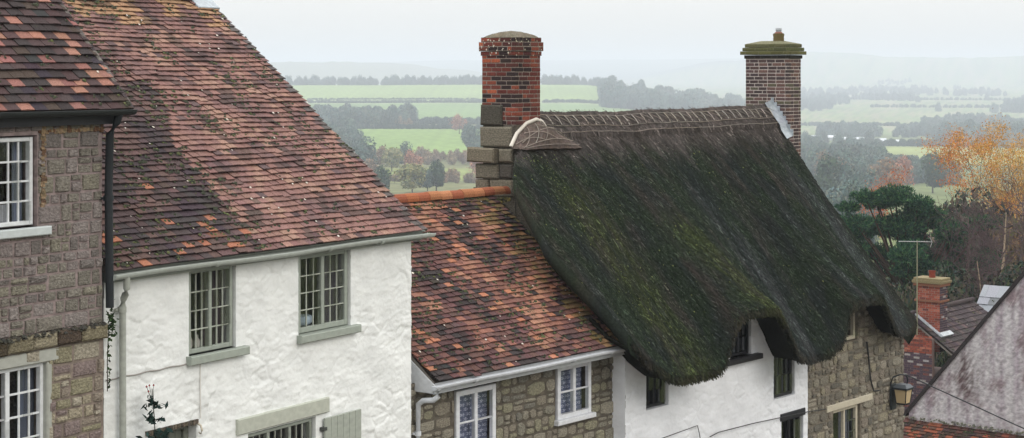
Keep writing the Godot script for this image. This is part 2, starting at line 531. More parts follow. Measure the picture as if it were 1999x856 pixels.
func window(parent: Node3D, x0: float, x1: float, y0: float, y1: float, z: float, lights: int, cols: int, rows: int, fw: float, bw: float, col: Color, o := {}) -> Node3D:
	# z = face of the frame; a window is frame, glazing bars, panes, and curtains where there are any
	var win := group_part(parent, "window")
	var dpt := 0.07
	var f := MB.new()
	var fm: Material = M.paint
	f.bevel_box(Vector3(x0, y0, z - dpt), Vector3(x0 + fw, y1, z), 0.008, col)
	f.bevel_box(Vector3(x1 - fw, y0, z - dpt), Vector3(x1, y1, z), 0.008, col)
	f.bevel_box(Vector3(x0 + fw, y1 - fw, z - dpt), Vector3(x1 - fw, y1, z - 0.003), 0.008, col)
	f.bevel_box(Vector3(x0 + fw, y0, z - dpt), Vector3(x1 - fw, y0 + fw, z - 0.003), 0.008, col)
	var inner := (x1 - x0 - 2 * fw)
	var mw: float = o.get("mullion", fw * 0.8)
	var lw := (inner - mw * (lights - 1)) / lights
	for k in range(1, lights):
		var mx := x0 + fw + lw * k + mw * (k - 1)
		f.bevel_box(Vector3(mx, y0 + fw, z - dpt), Vector3(mx + mw, y1 - fw, z - 0.004), 0.008, col)
	part(win, "frame", f.mesh(fm))
	var bars := {}
	var bar_col: Color = o.get("bar_col", col)
	for k in lights:
		var a := x0 + fw + k * (lw + mw)
		var b := a + lw
		var c := y0 + fw
		var d := y1 - fw
		var nc: int = cols
		var nr: int = rows
		if o.has("bare") and o.bare == k:
			nc = 1
			nr = 1
		for i in range(1, nc):
			var px := a + (b - a) * i / nc
			var m := MB.new()
			m.box(Vector3(px - bw * .5, c, z - 0.04), Vector3(px + bw * .5, d, z - 0.022), bar_col)
			part(win, "glazing_bar", m.mesh(fm))
		for j in range(1, nr):
			var py := c + (d - c) * j / nr
			var m := MB.new()
			m.box(Vector3(a, py - bw * .5, z - 0.039), Vector3(b, py + bw * .5, z - 0.0205), bar_col)
			part(win, "glazing_bar", m.mesh(fm))
		for i in nc:
			for j in nr:
				var m := MB.new()
				var xa := a + (b - a) * i / nc
				var xb := a + (b - a) * (i + 1) / nc
				var ya := c + (d - c) * j / nr
				var yb := c + (d - c) * (j + 1) / nr
				m.box(Vector3(xa, ya, -0.002), Vector3(xb, yb, 0.002), Color.WHITE, Transform3D(Basis.from_euler(Vector3(rng.randf_range(-.012, .012), rng.randf_range(-.012, .012), 0)), Vector3(0, 0, z - 0.03)))
				part(win, "pane", m.mesh(), M.glass)
	if o.has("sill"):
		var s: Array = o.sill         # x0, x1, y bottom, y top, z front, colour
		var sb := MB.new()
		sb.bevel_box(Vector3(s[0], s[2], z - dpt - 0.05), Vector3(s[1], s[3], s[4]), 0.012, s[5])
		part(win, "sill", sb.mesh(M.paint))
	for cu in o.get("curtains", []):   # x0, x1, y0, y1, colour, material key
		var n := 28
		var P := PackedVector3Array()
		var K := PackedColorArray()
		for j in 2:
			for i in n:
				var x := lerpf(cu[0], cu[1], i / (n - 1.0))
				P.append(Vector3(x, lerpf(cu[2], cu[3], j), z - 0.17 + 0.012 * sin(x * 43.0) + 0.008 * sin(x * 91.0 + j)))
				K.append(cu[4])
		var m := MB.new()
		m.grid(n, 2, P, K)
		part(win, "curtain", m.mesh(M[cu[5]]))
	return win

func gutter(parent: Node3D, pts: Array, r: float, col: Color, brackets: Array) -> void:
	# half-round trough with a rolled lip
	var b := MB.new()
	for k in pts.size() - 1:
		var p: Vector3 = pts[k]
		var q: Vector3 = pts[k + 1]
		var last := Vector3.ZERO
		var n := 9
		for ring in 2:
			var rr := r if ring == 0 else r * 0.88
			for i in n:
				var a0 := PI + PI * i / n
				var a1 := PI + PI * (i + 1) / n
				var o0 := Vector3(0, sin(a0) * rr, cos(a0) * rr)
				var o1 := Vector3(0, sin(a1) * rr, cos(a1) * rr)
				if ring == 0: b.quad(p + o0, q + o0, q + o1, p + o1, col)
				else: b.quad(q + o0, p + o0, p + o1, q + o1, col)
		b.tube([p + Vector3(0, 0, r * .94), q + Vector3(0, 0, r * .94)], [r * .1, r * .1], 5, col)
	for e in [0, pts.size() - 1]:
		var c: Vector3 = pts[e]
		for i in 8:
			var a0 := PI + PI * i / 8
			var a1 := PI + PI * (i + 1) / 8
			b.tri(c, c + Vector3(0, sin(a0) * r, cos(a0) * r), c + Vector3(0, sin(a1) * r, cos(a1) * r), col)
	var g := part(parent, "gutter", b.mesh(M.paint))
	for t in brackets:
		var m := MB.new()
		var p: Vector3 = pts[0].lerp(pts[-1], t)
		for i in 8:
			var a0 := PI + PI * i / 8.0
			var a1 := PI + PI * (i + 1) / 8.0
			var rr := r * 1.1
			var xw := Vector3(0.03, 0, 0)
			m.quad(p + Vector3(0, sin(a0) * rr, cos(a0) * rr) - xw, p + Vector3(0, sin(a0) * rr, cos(a0) * rr) + xw, p + Vector3(0, sin(a1) * rr, cos(a1) * rr) + xw, p + Vector3(0, sin(a1) * rr, cos(a1) * rr) - xw, col)
		part(parent, "gutter_joint", m.mesh(M.paint))

func pipe(parent: Node, what: String, pts: Array, r: float, col: Color, collars: Array, mat: Material) -> void:
	var b := MB.new()
	var rad := []
	for p in pts: rad.append(r)
	b.tube(pts, rad, 12, col)
	for c in collars:
		b.tube([c - Vector3(0, 0.035, 0), c - Vector3(0, 0.03, 0), c + Vector3(0, 0.03, 0), c + Vector3(0, 0.035, 0)], [r * 1.05, r * 1.3, r * 1.3, r * 1.05], 12, col)
		b.box(c + Vector3(-r * 1.9, -0.015, -r * 1.4), c + Vector3(r * 1.9, 0.015, -r * 0.4), col)
	part(parent, what, b.mesh(mat))

func bricks(ch: Node3D, x0: float, x1: float, z0: float, z1: float, y0: float, y1: float, course: float, blen: float, shade: Callable, mortar: Color, what := "brick") -> void:
	# brickwork whose up-hill (x0) and street (z1) faces are laid brick by brick round a mortar core
	var core := MB.new()
	var dep := 0.1
	core.box(Vector3(x0 + 0.007, y0, z0 + 0.007), Vector3(x1 - 0.007, y1, z1 - 0.007), mortar)
	part(ch, "mortar_core", core.mesh(M.brick))
	var rows := int(round((y1 - y0) / course))
	var jt := 0.016
	for j in rows:
		var a := y0 + j * course + jt * .5
		var b := a + course - jt
		var odd := j % 2 == 1
		var runs := []                 # [face, from, to]
		runs.append([0, z0, z1 if odd else z1 - dep])
		runs.append([1, x0 + dep if odd else x0, x1])
		runs.append([2, z0 + dep if odd else z0, z1 - dep])
		for rn in runs:
			var p: float = rn[1]
			var first := true
			while p < float(rn[2]) - 0.02:
				var l := blen * (0.5 if first and odd else 1.0) * rng.randf_range(0.94, 1.06)
				if not odd and rng.randf() < 0.22: l *= 0.5
				first = false
				var q := minf(p + l, rn[2])
				if rn[2] - q < 0.05: q = rn[2]
				var o := rng.randf_range(-0.004, 0.004)
				var m := MB.new()
				var col: Color = shade.call(rn[0], (p + q) * .5, (a + b) * .5)
				var lo: Vector3
				var hi: Vector3
				if rn[0] == 0:
					lo = Vector3(x0 + o, a, p + jt * .5); hi = Vector3(x0 + dep, b, q - jt * .5 if q < z1 - .001 else z1 + o)
				elif rn[0] == 1:
					lo = Vector3(p + jt * .5 if p > x0 + .001 else x0 + o, a, z1 - dep); hi = Vector3(q - jt * .5, b, z1 + o)
				else:
					lo = Vector3(x1 - dep, a, p + jt * .5); hi = Vector3(x1 + o, b, q - jt * .5)
				var ctr := (lo + hi) * .5
				var half := (hi - lo) * .5
				brick_shape(m, -half, half, col)
				part(ch, what, m.mesh(M.brick), null, Transform3D(Basis.from_euler(Vector3(rng.randf_range(-.008, .008), rng.randf_range(-.008, .008), rng.randf_range(-.008, .008))), ctr))
				p = q

func brick_shape(m: MB, lo: Vector3, hi: Vector3, col: Color) -> void:
	# arrises knocked off all round: three nested boxes would be heavy, so chamfer by eight corner cuts
	var c := 0.006
	var s := hi - Vector3(c, c, c)
	var X := [Vector3(hi.x, s.y, s.z), Vector3(s.x, hi.y, s.z), Vector3(s.x, s.y, hi.z)]
	for ax in 3:
		for sg in [-1.0, 1.0]:
			var u := (ax + 1) % 3
			var v := (ax + 2) % 3
			var q := []
			for k in [[-1, -1], [1, -1], [1, 1], [-1, 1]]:
				var p := Vector3.ZERO
				p[ax] = sg * hi[ax]; p[u] = k[0] * s[u]; p[v] = k[1] * s[v]
				q.append(p)
			if sg > 0: m.quad(q[0], q[1], q[2], q[3], col)
			else: m.quad(q[3], q[2], q[1], q[0], col)
			# chamfer strip between this face and the +/- u face
			for su in [-1.0, 1.0]:
				var a0 := Vector3.ZERO
				var b0 := Vector3.ZERO
				a0[ax] = sg * hi[ax]; a0[u] = su * s[u]; a0[v] = -s[v]
				b0[ax] = sg * s[ax]; b0[u] = su * hi[u]; b0[v] = -s[v]
				var a1 := a0
				var b1 := b0
				a1[v] = s[v]; b1[v] = s[v]
				if sg * su > 0: m.quad(a0, b0, b1, a1, col)
				else: m.quad(b0, a0, a1, b1, col)

# ---------------------------------------------------------------- the row of houses
const NO_TOP := 99.0
func flat_top(_x: float) -> float: return NO_TOP

func ridge_row(roof: Node3D, x0: float, x1: float, y: float, z: float, r: float, palette: Array) -> void:
	var x := x0
	while x < x1 - 0.05:
		var l := minf(rng.randf_range(0.28, 0.33), x1 - x)
		var b := MB.new()
		var col: Color = vary(palette[rng.randi() % palette.size()], 0.15)
		for i in 8:
			var a0 := -0.25 + (PI + 0.5) * i / 8.0
			var a1 := -0.25 + (PI + 0.5) * (i + 1) / 8.0
			for ring in 2:
				var rr := r if ring == 0 else r - 0.018
				var p0 := Vector3(-l * .5 + .004, sin(a0) * rr, cos(a0) * rr)
				var p1 := Vector3(-l * .5 + .004, sin(a1) * rr, cos(a1) * rr)
				var q := Vector3(l - .008, 0, 0)
				if ring == 0: b.quad(p0, p0 + q, p1 + q, p1, col)
				else: b.quad(p1, p1 + q, p0 + q, p0, col)
			var s0 := Vector3(-l * .5 + .004, sin(a0) * r, cos(a0) * r)
			var s1 := Vector3(-l * .5 + .004, sin(a1) * r, cos(a1) * r)
			var u0 := Vector3(s0.x, s0.y * .84, s0.z * .84)
			var u1 := Vector3(s1.x, s1.y * .84, s1.z * .84)
			b.quad(s0, s1, u1, u0, col)
			var q2 := Vector3(l - .008, 0, 0)
			b.quad(s1 + q2, s0 + q2, u0 + q2, u1 + q2, col)
		part(roof, "ridge_tile", b.mesh(M.tile), null, Transform3D(Basis.from_euler(Vector3(0, rng.randf_range(-.02, .02), rng.randf_range(-.02, .02))), Vector3(x + l * .5, y + rng.randf_range(-.008, .008), z)))
		x += l

func build_stone_house() -> void:
	var h := thing("stone_house", "tall stone house at the left edge with white small-paned windows and dark tiled roof", "house", Vector3(AX.x, -6.4, AX.z), TURN_UP)
	var up_w := [-8.62, -7.52, -1.76, -0.72]
	var lo_w := [-8.47, -7.36, -4.75, -3.3]
	var mauve := lin(170, 154, 152)
	var pal_up := [lin(154, 148, 138), lin(158, 148, 145), lin(144, 139, 129), lin(164, 155, 151), lin(138, 131, 127), lin(156, 151, 136)]
	var pal_lo := [lin(186, 176, 154), lin(170, 158, 144), lin(158, 142, 138), lin(194, 186, 168), lin(168, 162, 136)]
	stone_wall(h, "upper_wall", -10.6, -6.5, -2.98, -0.5, 0.1, [up_w], 0.1, 0.23, pal_up, mauve, 0.017, flat_top, 0.03, -99.0, true)
	stone_wall(h, "lower_wall", -10.6, -6.48, -6.6, -3.16, 0.1, [lo_w], 0.11, 0.24, pal_lo, lin(164, 150, 140), 0.018, flat_top, 0.032, -4.9, true)
	# projecting string course
	var x := -10.6
	var blocks := [-10.6, -9.7, -9.0, -8.45, -8.0, -7.62, -7.25, -6.88, -6.46]
	var bp := [lin(92, 84, 70), lin(150, 142, 118), lin(104, 92, 82), lin(168, 160, 138)]
	var band := group_part(h, "string_course")
	for k in blocks.size() - 1:
		var w: float = blocks[k + 1] - blocks[k]
		var m: StandardMaterial3D = M.stone.duplicate()
		m.vertex_color_use_as_albedo = false
		m.albedo_color = vary(bp[rng.randi() % 4], 0.1).linear_to_srgb()
		var b := MB.new()
		b.bevel_box(Vector3(-w * .5 + .004, -0.085, -0.1), Vector3(w * .5 - .004, 0.085, 0.075 + rng.randf_range(-.012, .012)), 0.02, Color.WHITE)
		part(band, "stone", b.mesh(), m, Transform3D(Basis(Vector3.BACK, rng.randf_range(-.02, .02)), Vector3(blocks[k] + w * .5, -3.07 + rng.randf_range(-.01, .01), 0.1)))
	var cap := MB.new()
	for k in 260:
		var px := rng.randf_range(-8.6, -6.5)
		lump(cap, Vector3(px, -2.985 + rng.randf_range(-.03, .015), 0.12 + rng.randf_range(-.01, .06)), Vector3.RIGHT, Vector3(0, -.3, 1), Vector3.UP, rng.randf_range(.012, .035), vary(lin(50, 48, 40), .3))
	part(band, "moss", cap.mesh(M.plain)).set_meta("kind", "stuff")
	var white := lin(226, 230, 232)
	window(h, -8.6, -7.54, -1.74, -0.74, 0.06, 2, 3, 4, 0.05, 0.022, white, {"mullion": 0.07, "sill": [-8.75, -7.36, -1.86, -1.76, 0.18, lin(196, 204, 204)],
		"curtains": [[-7.72, -7.55, -1.72, -.75, lin(120, 130, 150), "cloth"], [-8.6, -8.4, -1.72, -.75, lin(120, 130, 150), "cloth"], [-8.55, -7.75, -1.72, -1.5, lin(200, 204, 214), "cloth"]]})
	window(h, -8.45, -7.38, -4.73, -3.32, 0.06, 2, 3, 5, 0.05, 0.022, white, {"mullion": 0.07,
		"curtains": [[-7.6, -7.38, -4.7, -3.35, lin(110, 120, 140), "cloth"], [-8.1, -7.9, -4.7, -3.35, lin(110, 120, 140), "cloth"]]})
	# painted timber head over the lower window, crumbling mortar round the upper one
	var hd := MB.new()
	hd.bevel_box(Vector3(-8.6, -3.32, 0.03), Vector3(-7.2, -3.175, 0.125), 0.015, lin(176, 178, 170))
	part(h, "window_head", hd.mesh(M.paint))
	var jamb := MB.new()
	jamb.bevel_box(Vector3(-7.38, -4.75, 0.04), Vector3(-7.3, -3.325, 0.12), 0.015, lin(170, 172, 164))
	part(h, "window_jamb", jamb.mesh(M.paint))
	var rag := MB.new()
	for k in 46:
		var yy := -1.72 + k * 0.0225
		rag.box(Vector3(-7.47 + rng.randf_range(-.012, .01), yy, 0.09), Vector3(-7.41 + rng.randf_range(-.02, .02), yy + .03, 0.115 + rng.randf_range(0, .012)), vary(lin(168, 146, 118) if rng.randf() < .7 else lin(134, 108, 88), .2))
	for k in 30:
		var xx := -7.5 + k * 0.033
		rag.box(Vector3(xx, -0.7 + rng.randf_range(-.02, .01), 0.09), Vector3(xx + .045, -0.63 + rng.randf_range(-.03, .03), 0.115 + rng.randf_range(0, .012)), vary(lin(170, 148, 120) if rng.randf() < .6 else lin(136, 104, 82), .2))
	part(h, "old_mortar", rag.mesh(M.stone)).set_meta("kind", "stuff")
	# roof, shade-dark eaves board, gutter and pipe
	var sh := func(px: float, s: float, _l: float) -> Color:
		var n := fn1.get_noise_2d(px * 90.0, s * 110.0)
		var c := lin(84, 68, 66)
		var o := 0.12 + (0.36 if s > 0.28 and s < 0.85 and n > -0.12 else 0.0)
		if rng.randf() < o: c = lin(172, 124, 108) if rng.randf() < .6 else lin(152, 104, 98)
		elif rng.randf() < .3: c = lin(66, 58, 60)
		return vary(c, 0.16)
	tile_roof(h, -10.6, -6.22, 0.3, -0.41, -3.2, 3.3, 0.125, 0.2, sh, 0.02,
		func(px, s): return s - px * 0.2 + (10.0 if px < -8.3 else 0.0) + (10.0 if s > 2.2 else 0.0), 60, func(px, s, l): return 0.5)
	var vg := MB.new()      # pale mortar bedding along the verge
	for k in 60:
		var s := k * 0.085
		var p := Vector3(-6.235 + rng.randf_range(-.012, .012), -0.41 + s * .727, 0.3 - s * .686)
		vg.box(Vector3(-.03, -.03, -.045), Vector3(.03, .015 + rng.randf() * .012, .045), vary(lin(128, 122, 118) if rng.randf() < .6 else lin(84, 76, 76), .2), Transform3D(Basis(Vector3.RIGHT, .814), p))
	part(h, "verge_mortar", vg.mesh(M.stone)).set_meta("kind", "stuff")
	var eb := MB.new()
	eb.box(Vector3(-10.6, -0.62, 0.115), Vector3(-6.3, -0.46, 0.2), lin(40, 42, 44))  # near-black colour stands in for the shaded void under the eaves
	eb.box(Vector3(-10.6, -0.5, -0.1), Vector3(-6.3, -0.461, 0.29), lin(40, 42, 44))
	part(h, "eaves_shade_board", eb.mesh(M.paint))
	gutter(h, [Vector3(-10.6, -0.45, 0.32), Vector3(-6.2, -0.455, 0.32)], 0.062, lin(36, 40, 42), [])
	pipe(h, "downpipe", [Vector3(-6.42, -.5, .3), Vector3(-6.42, -.6, .26), Vector3(-6.44, -.75, .17), Vector3(-6.45, -1.4, .16), Vector3(-6.43, -2.8, .16)], 0.05, lin(36, 40, 44), [Vector3(-6.45, -1.5, .16)], M.paint)
	shell(h, -10.6, -6.48, -.2, -6.6, -6.6, -0.5, lin(140, 126, 116), M.stone, 3.1, -3.2)

func build_white_cottage() -> void:
	var h := thing("white_cottage", "white limewashed stone cottage with sage green windows and long mossy red tiled roof", "house", Vector3(AX.x, -7.3, AX.z), TURN_UP)
	var lime := lin(241, 244, 243)
	var sage := lin(160, 168, 158)
	var w1 := [-4.88, -3.98, -3.6, -2.5]
	var w2 := [-2.68, -1.5, -3.62, -2.5]
	var w3 := [-3.74, -2.3, -5.7, -4.78]
	var door := [-5.62, -4.74, -6.9, -4.44]
	part(h, "front_wall", rough_wall(-6.37, 0.0, -7.6, -2.38, 0.0, [w1, w2, w3, door], 0.022, 0.02, lime, flat_top))
	shell(h, -6.37, -0.004, -.24, -8.2, -7.6, -2.4, lin(225, 225, 220), M.limewash, 1.1, -4.1)
	var o1 := {"mullion": 0.06, "bar_col": lin(188, 194, 182), "sill": [-4.93, -3.8, -3.71, -3.6, 0.1, sage],
		"curtains": [[-4.84, -4.66, -3.58, -2.55, lin(66, 60, 62), "cloth"], [-4.42, -4.02, -3.58, -2.55, lin(72, 66, 70), "cloth"]]}
	window(h, -4.86, -4.0, -3.59, -2.51, -0.03, 2, 3, 4, 0.06, 0.014, sage, o1)
	var o2 := {"mullion": 0.075, "bar_col": lin(188, 194, 182), "sill": [-2.72, -1.36, -3.72, -3.61, 0.1, sage],
		"curtains": [[-1.86, -1.55, -3.58, -2.55, lin(84, 80, 90), "cloth"]]}
	window(h, -2.66, -1.52, -3.6, -2.51, -0.03, 2, 3, 4, 0.075, 0.014, sage, o2)
	window(h, -3.72, -2.32, -5.68, -4.8, -0.05, 3, 3, 3, 0.05, 0.018, sage, {"mullion": 0.06, "bar_col": lin(188, 194, 182)})
	var lt := MB.new()
	lt.bevel_box(Vector3(-3.98, -4.76, -0.02), Vector3(-2.03, -4.55, 0.045), 0.012, lin(186, 190, 178))
	part(h, "lintel", lt.mesh(M.paint))
	for s in [[-2.16, -1.32], [-4.72, -3.86]]:
		var sh := group_part(h, "shutter")
		for k in 6:
			var b := MB.new()
			var a: float = lerpf(s[0], s[1], k / 6.0)
			var c: float = lerpf(s[0], s[1], (k + 1) / 6.0)
			b.bevel_box(Vector3(a + .002, -5.7, 0.03), Vector3(c - .002, -4.83, 0.062), 0.004, lin(166, 172, 162))
			part(sh, "board", b.mesh(M.paint))
		for yy in [-5.0, -5.5]:
			var hb := MB.new()
			hb.bevel_box(Vector3(s[0] - .05, yy, 0.0), Vector3(s[0] + .04, yy + .05, 0.07), 0.004, lin(70, 72, 70))
			part(sh, "hinge", hb.mesh(M.paint))
	# plank door, deep in its opening, under a rough head
	var dr := group_part(h, "door")
	var df := MB.new()
	df.bevel_box(Vector3(-4.84, -6.9, -.2), Vector3(-4.75, -4.46, -.12), .008, lin(120, 124, 114))
	df.bevel_box(Vector3(-5.61, -6.9, -.2), Vector3(-5.53, -4.46, -.12), .008, lin(120, 124, 114))
	df.bevel_box(Vector3(-5.53, -4.54, -.2), Vector3(-4.84, -4.46, -.123), .008, lin(120, 124, 114))
	part(dr, "frame", df.mesh(M.paint))
	for k in 6:
		var b := MB.new()
		b.bevel_box(Vector3(-5.53 + k * .115 + .002, -6.9, -.22), Vector3(-5.53 + (k + 1) * .115 - .002, -4.54, -.16), .005, lin(112, 118, 108))
		part(dr, "board", b.mesh(M.paint))
	var hook := MB.new()
	hook.tube([Vector3(-4.72, -4.47, 0.0), Vector3(-4.72, -4.5, .06), Vector3(-4.72, -4.56, .08), Vector3(-4.72, -4.6, .06), Vector3(-4.72, -4.59, .03)], [.014, .014, .014, .013, .01], 8, lin(205, 196, 178))
	part(h, "hook", hook.mesh(M.paint))
	# raised lip of plaster running above the door, with its drop to the jamb; a crack by the shutter
	var lip := MB.new()
	var pp := []
	for k in 30: pp.append(Vector3(-6.34 + k * .0575, -3.69 - .006 * sin(k * .9), .012))
	lip.tube(pp, range(30).map(func(_k): return 0.009), 6, lin(150, 146, 142))
	lip.tube([Vector3(-4.675, -3.7, .01), Vector3(-4.68, -4.05, .014), Vector3(-4.67, -4.42, .01)], [.008, .008, .008], 6, lin(214, 212, 206))
	part(h, "cable_lip", lip.mesh(M.plain))
	var head := MB.new()
	for k in 36:
		var px := -5.66 + k * .026
		head.box(Vector3(px, -4.47 + rng.randf_range(-.015, .01), -.05), Vector3(px + .032, -4.42, .02 + rng.randf_range(0, .02)), vary(lin(120, 112, 100), .3))
	part(h, "door_head", head.mesh(M.stone))
	# eaves
	var fb := MB.new()
	fb.bevel_box(Vector3(-6.37, -2.52, -.05), Vector3(0.14, -2.4, .115), .01, lin(150, 156, 148))
	fb.box(Vector3(-6.37, -2.398, -.1), Vector3(0.14, -2.375, .16), lin(120, 124, 116))
	part(h, "fascia", fb.mesh(M.paint))
	var gp := []
	for k in 9: gp.append(Vector3(lerpf(-6.42, 0.28, k / 8.0), -2.42 + .012 * sin(k * 1.3), .2))
	gutter(h, gp, .06, lin(176, 182, 176), [.27, .42, .62, .8])
	pipe(h, "downpipe", [Vector3(-6.19, -2.46, .2), Vector3(-6.19, -2.6, .2), Vector3(-6.17, -2.67, .16), Vector3(-6.15, -2.73, .11), Vector3(-6.14, -2.82, .085), Vector3(-6.14, -2.9, .085), Vector3(-6.13, -7.4, .085)], .042, lin(168, 172, 164), [Vector3(-6.15, -2.86, .085), Vector3(-6.14, -5.2, .085)], M.paint)
	# roof
	var sh := func(px: float, s: float, l: float) -> Color:
		var n := fn1.get_noise_2d(px * 45.0 + 300.0, s * 30.0)
		var edge := -3.5 + 0.9 * n
		var patch := fn1.get_noise_2d(px * 110.0 + 20.0, s * 130.0) + rng.randf_range(-.16, .16)   # weathering runs over several tiles
		var c: Color
		var r := rng.randf()
		if px < edge:
			c = lin(92, 75, 75)
			if patch < -.16: c = lin(76, 66, 68)
			elif patch > .2: c = lin(112, 88, 84)
			if r < .03 or (s < 0.75 and r > .93): c = lin(182, 122, 96)
		else:
			c = lin(152, 115, 107)
			if patch < -.34: c = lin(130, 101, 98)
			elif patch < -.1: c = lin(145, 110, 104)
			elif patch > .3: c = lin(172, 136, 121)
			elif patch > .12: c = lin(161, 123, 113)
			if r < .04: c = lin(112, 92, 92)
			if px > -0.08 and int(s / .11) % 2 == 0: c = lin(108, 100, 98)
		if s > l * .86 and patch > -.1: c = lin(184, 146, 114)
		var dirt := fn1.get_noise_2d(px * 150.0, s * 150.0 + 70.0)
		if dirt > .34: c = c.lerp(lin(70, 62, 60), .6)
		return vary(c, 0.09)
	var roof := tile_roof(h, -6.42, 0.12, .16, -2.34, -4.1, 1.16, 0.11, 0.16, sh, 0.03,
		func(px, s): return .848 * px + .41 * s + (20.0 if px < -6.25 + 1.25 * s else 0.0), 620,
		func(px, s, l): return clampf((0.4 if px < -3.3 else 0.14) + 1.3 * fn1.get_noise_2d(px * 80.0 + 11.0, s * 60.0), 0.02, 1.0))
	ridge_row(roof, -6.42, -0.35, 1.2, -4.12, .13, [lin(150, 96, 80), lin(120, 80, 70)])
	var ld := MB.new()
	ld.bevel_box(Vector3(-.36, -.02, -.02), Vector3(.14, .42, .03), .01, lin(176, 186, 194), Transform3D(Basis(Vector3.RIGHT, -atan2(4.26, 3.5)), Vector3(0, 1.02, -3.9)))
	ld.bevel_box(Vector3(-.3, -.3, -.3), Vector3(.1, .75, .12), .02, lin(166, 176, 186), Transform3D(Basis(), Vector3(0, 1.25, -4.25)))
	part(roof, "lead_flashing", ld.mesh(M.lead))

func build_stone_cottage() -> void:
	var h := thing("stone_cottage", "small rubble stone cottage with orange mossy tiled roof, white gutter and lace curtained windows", "house", Vector3(AX.x, -8.9, AX.z), TURN_LOW)
	var w1 := [1.3, 2.29, -6.05, -4.98]
	var w2 := [3.88, 4.86, -5.88, -4.92]
	var pal := [lin(166, 162, 147), lin(180, 174, 158), lin(152, 149, 138), lin(188, 182, 164), lin(172, 164, 148), lin(156, 148, 134), lin(176, 172, 148)]
	stone_wall(h, "front_wall", 0.12, 5.9, -9.2, -4.74, -.28, [w1, w2], .14, .33, pal, lin(122, 115, 104), .022, flat_top, .028, -6.4)
	shell(h, .12, 5.9, -.6, -6.3, -9.2, -4.8, lin(130, 124, 112), M.stone, -2.45, -3.03)
	var white := lin(232, 235, 240)
	var lc := Color.WHITE
	window(h, 1.31, 2.28, -6.03, -5.0, -.235, 2, 1, 2, .085, .03, white, {"mullion": .075, "curtains": [[1.36, 2.23, -6.0, -5.05, lc, "lace"]], "sill": [1.24, 2.36, -6.12, -6.03, -.16, white]})
	window(h, 3.9, 4.84, -5.84, -4.94, -.235, 2, 1, 2, .085, .03, white, {"mullion": .075, "curtains": [[3.95, 4.79, -5.82, -4.99, lc, "lace"]], "sill": [3.84, 4.9, -5.92, -5.84, -.17, white]})
	var fb := MB.new()
	fb.bevel_box(Vector3(.42, -4.86, .02), Vector3(5.62, -4.7, .1), .008, lin(206, 210, 214))
	fb.box(Vector3(.42, -4.88, -.3), Vector3(5.62, -4.861, .09), lin(196, 200, 204))
	part(h, "fascia", fb.mesh(M.paint))
	var be := MB.new()      # boxed end of the eaves
	var q := [Vector2(-.42, -4.37), Vector2(-.4, -4.87), Vector2(.08, -4.86), Vector2(.12, -4.74)]
	var l := q.map(func(v): return Vector3(.385, v.y, v.x))
	var r := q.map(func(v): return Vector3(.418, v.y, v.x))
	be.quad(l[0], l[1], l[2], l[3], lin(216, 219, 222)); be.quad(r[3], r[2], r[1], r[0], lin(216, 219, 222))
	for k in 4: be.quad(l[k], r[k], r[(k + 1) % 4], l[(k + 1) % 4], lin(216, 219, 222))
	part(h, "eaves_end", be.mesh(M.paint))
	var gp := []
	for k in 7: gp.append(Vector3(lerpf(.3, 5.52, k / 6.0), -4.74 + .008 * sin(k * 1.7), .19))
	gutter(h, gp, .058, lin(210, 214, 220), [.18, .42, .66, .86])
	pipe(h, "downpipe", [Vector3(.4, -4.78, .19), Vector3(.4, -4.9, .18), Vector3(.39, -4.96, .1), Vector3(.38, -4.99, -.1), Vector3(.38, -5.06, -.2), Vector3(.38, -8.9, -.21)], .042, lin(226, 230, 236), [Vector3(.38, -5.5, -.21)], M.paint)
	var sh := func(px: float, s: float, l2: float) -> Color:
		var n := fn1.get_noise_2d(px * 70.0 + 50.0, s * 60.0)
		var patch := n + .5 * fn1.get_noise_2d(px * 190.0 + 9.0, s * 200.0) + rng.randf_range(-.3, .3) + .05 * (px - 3.0) + .12 * (s / l2) - .14
		var rr := rng.randf()
		var c := lin(114, 82, 78)
		if patch < -.42: c = lin(66, 58, 58)
		elif patch < -.18: c = lin(102, 76, 74)
		elif patch > .42: c = lin(174, 128, 106)
		elif patch > .2: c = lin(156, 109, 93)
		elif patch > .04: c = lin(136, 95, 85)
		if rr < .05: c = lin(188, 128, 100)
		elif rr < .09: c = lin(70, 60, 60)
		if px > 4.6 and rng.randf() < .5: c = c.lerp(lin(150, 128, 74), .5)
		return vary(c, .15)
	var roof := tile_roof(h, .4, 5.5, .14, -4.66, -3.03, -2.25, .11, .165, sh, .03,
		func(px, s): return .77 * px + .5 * s + (20.0 if px < .97 * s else 0.0), 260,
		func(px, s, l2): return clampf(.2 + .06 * px + 1.0 * fn1.get_noise_2d(px * 90.0 + 31.0, s * 70.0), .02, 1.0))
	ridge_row(roof, .4, 5.95, -2.24, -3.03, .115, [lin(196, 122, 84), lin(176, 104, 74), lin(206, 138, 98)])
	var mo := MB.new()
	for k in 520:
		var px := rng.randf_range(.4, 5.9)
		lump(mo, Vector3(px, -2.36 + rng.randf_range(-.05, .03), -2.93 + rng.randf_range(-.02, .06)), Vector3.RIGHT, Vector3(0, -.6, .8), Vector3(0, .8, .6), rng.randf_range(.012, .04), vary(lin(104, 92, 40) if rng.randf() < .5 else lin(64, 62, 34), .25))
	part(roof, "ridge_moss", mo.mesh(M.plain)).set_meta("kind", "stuff")

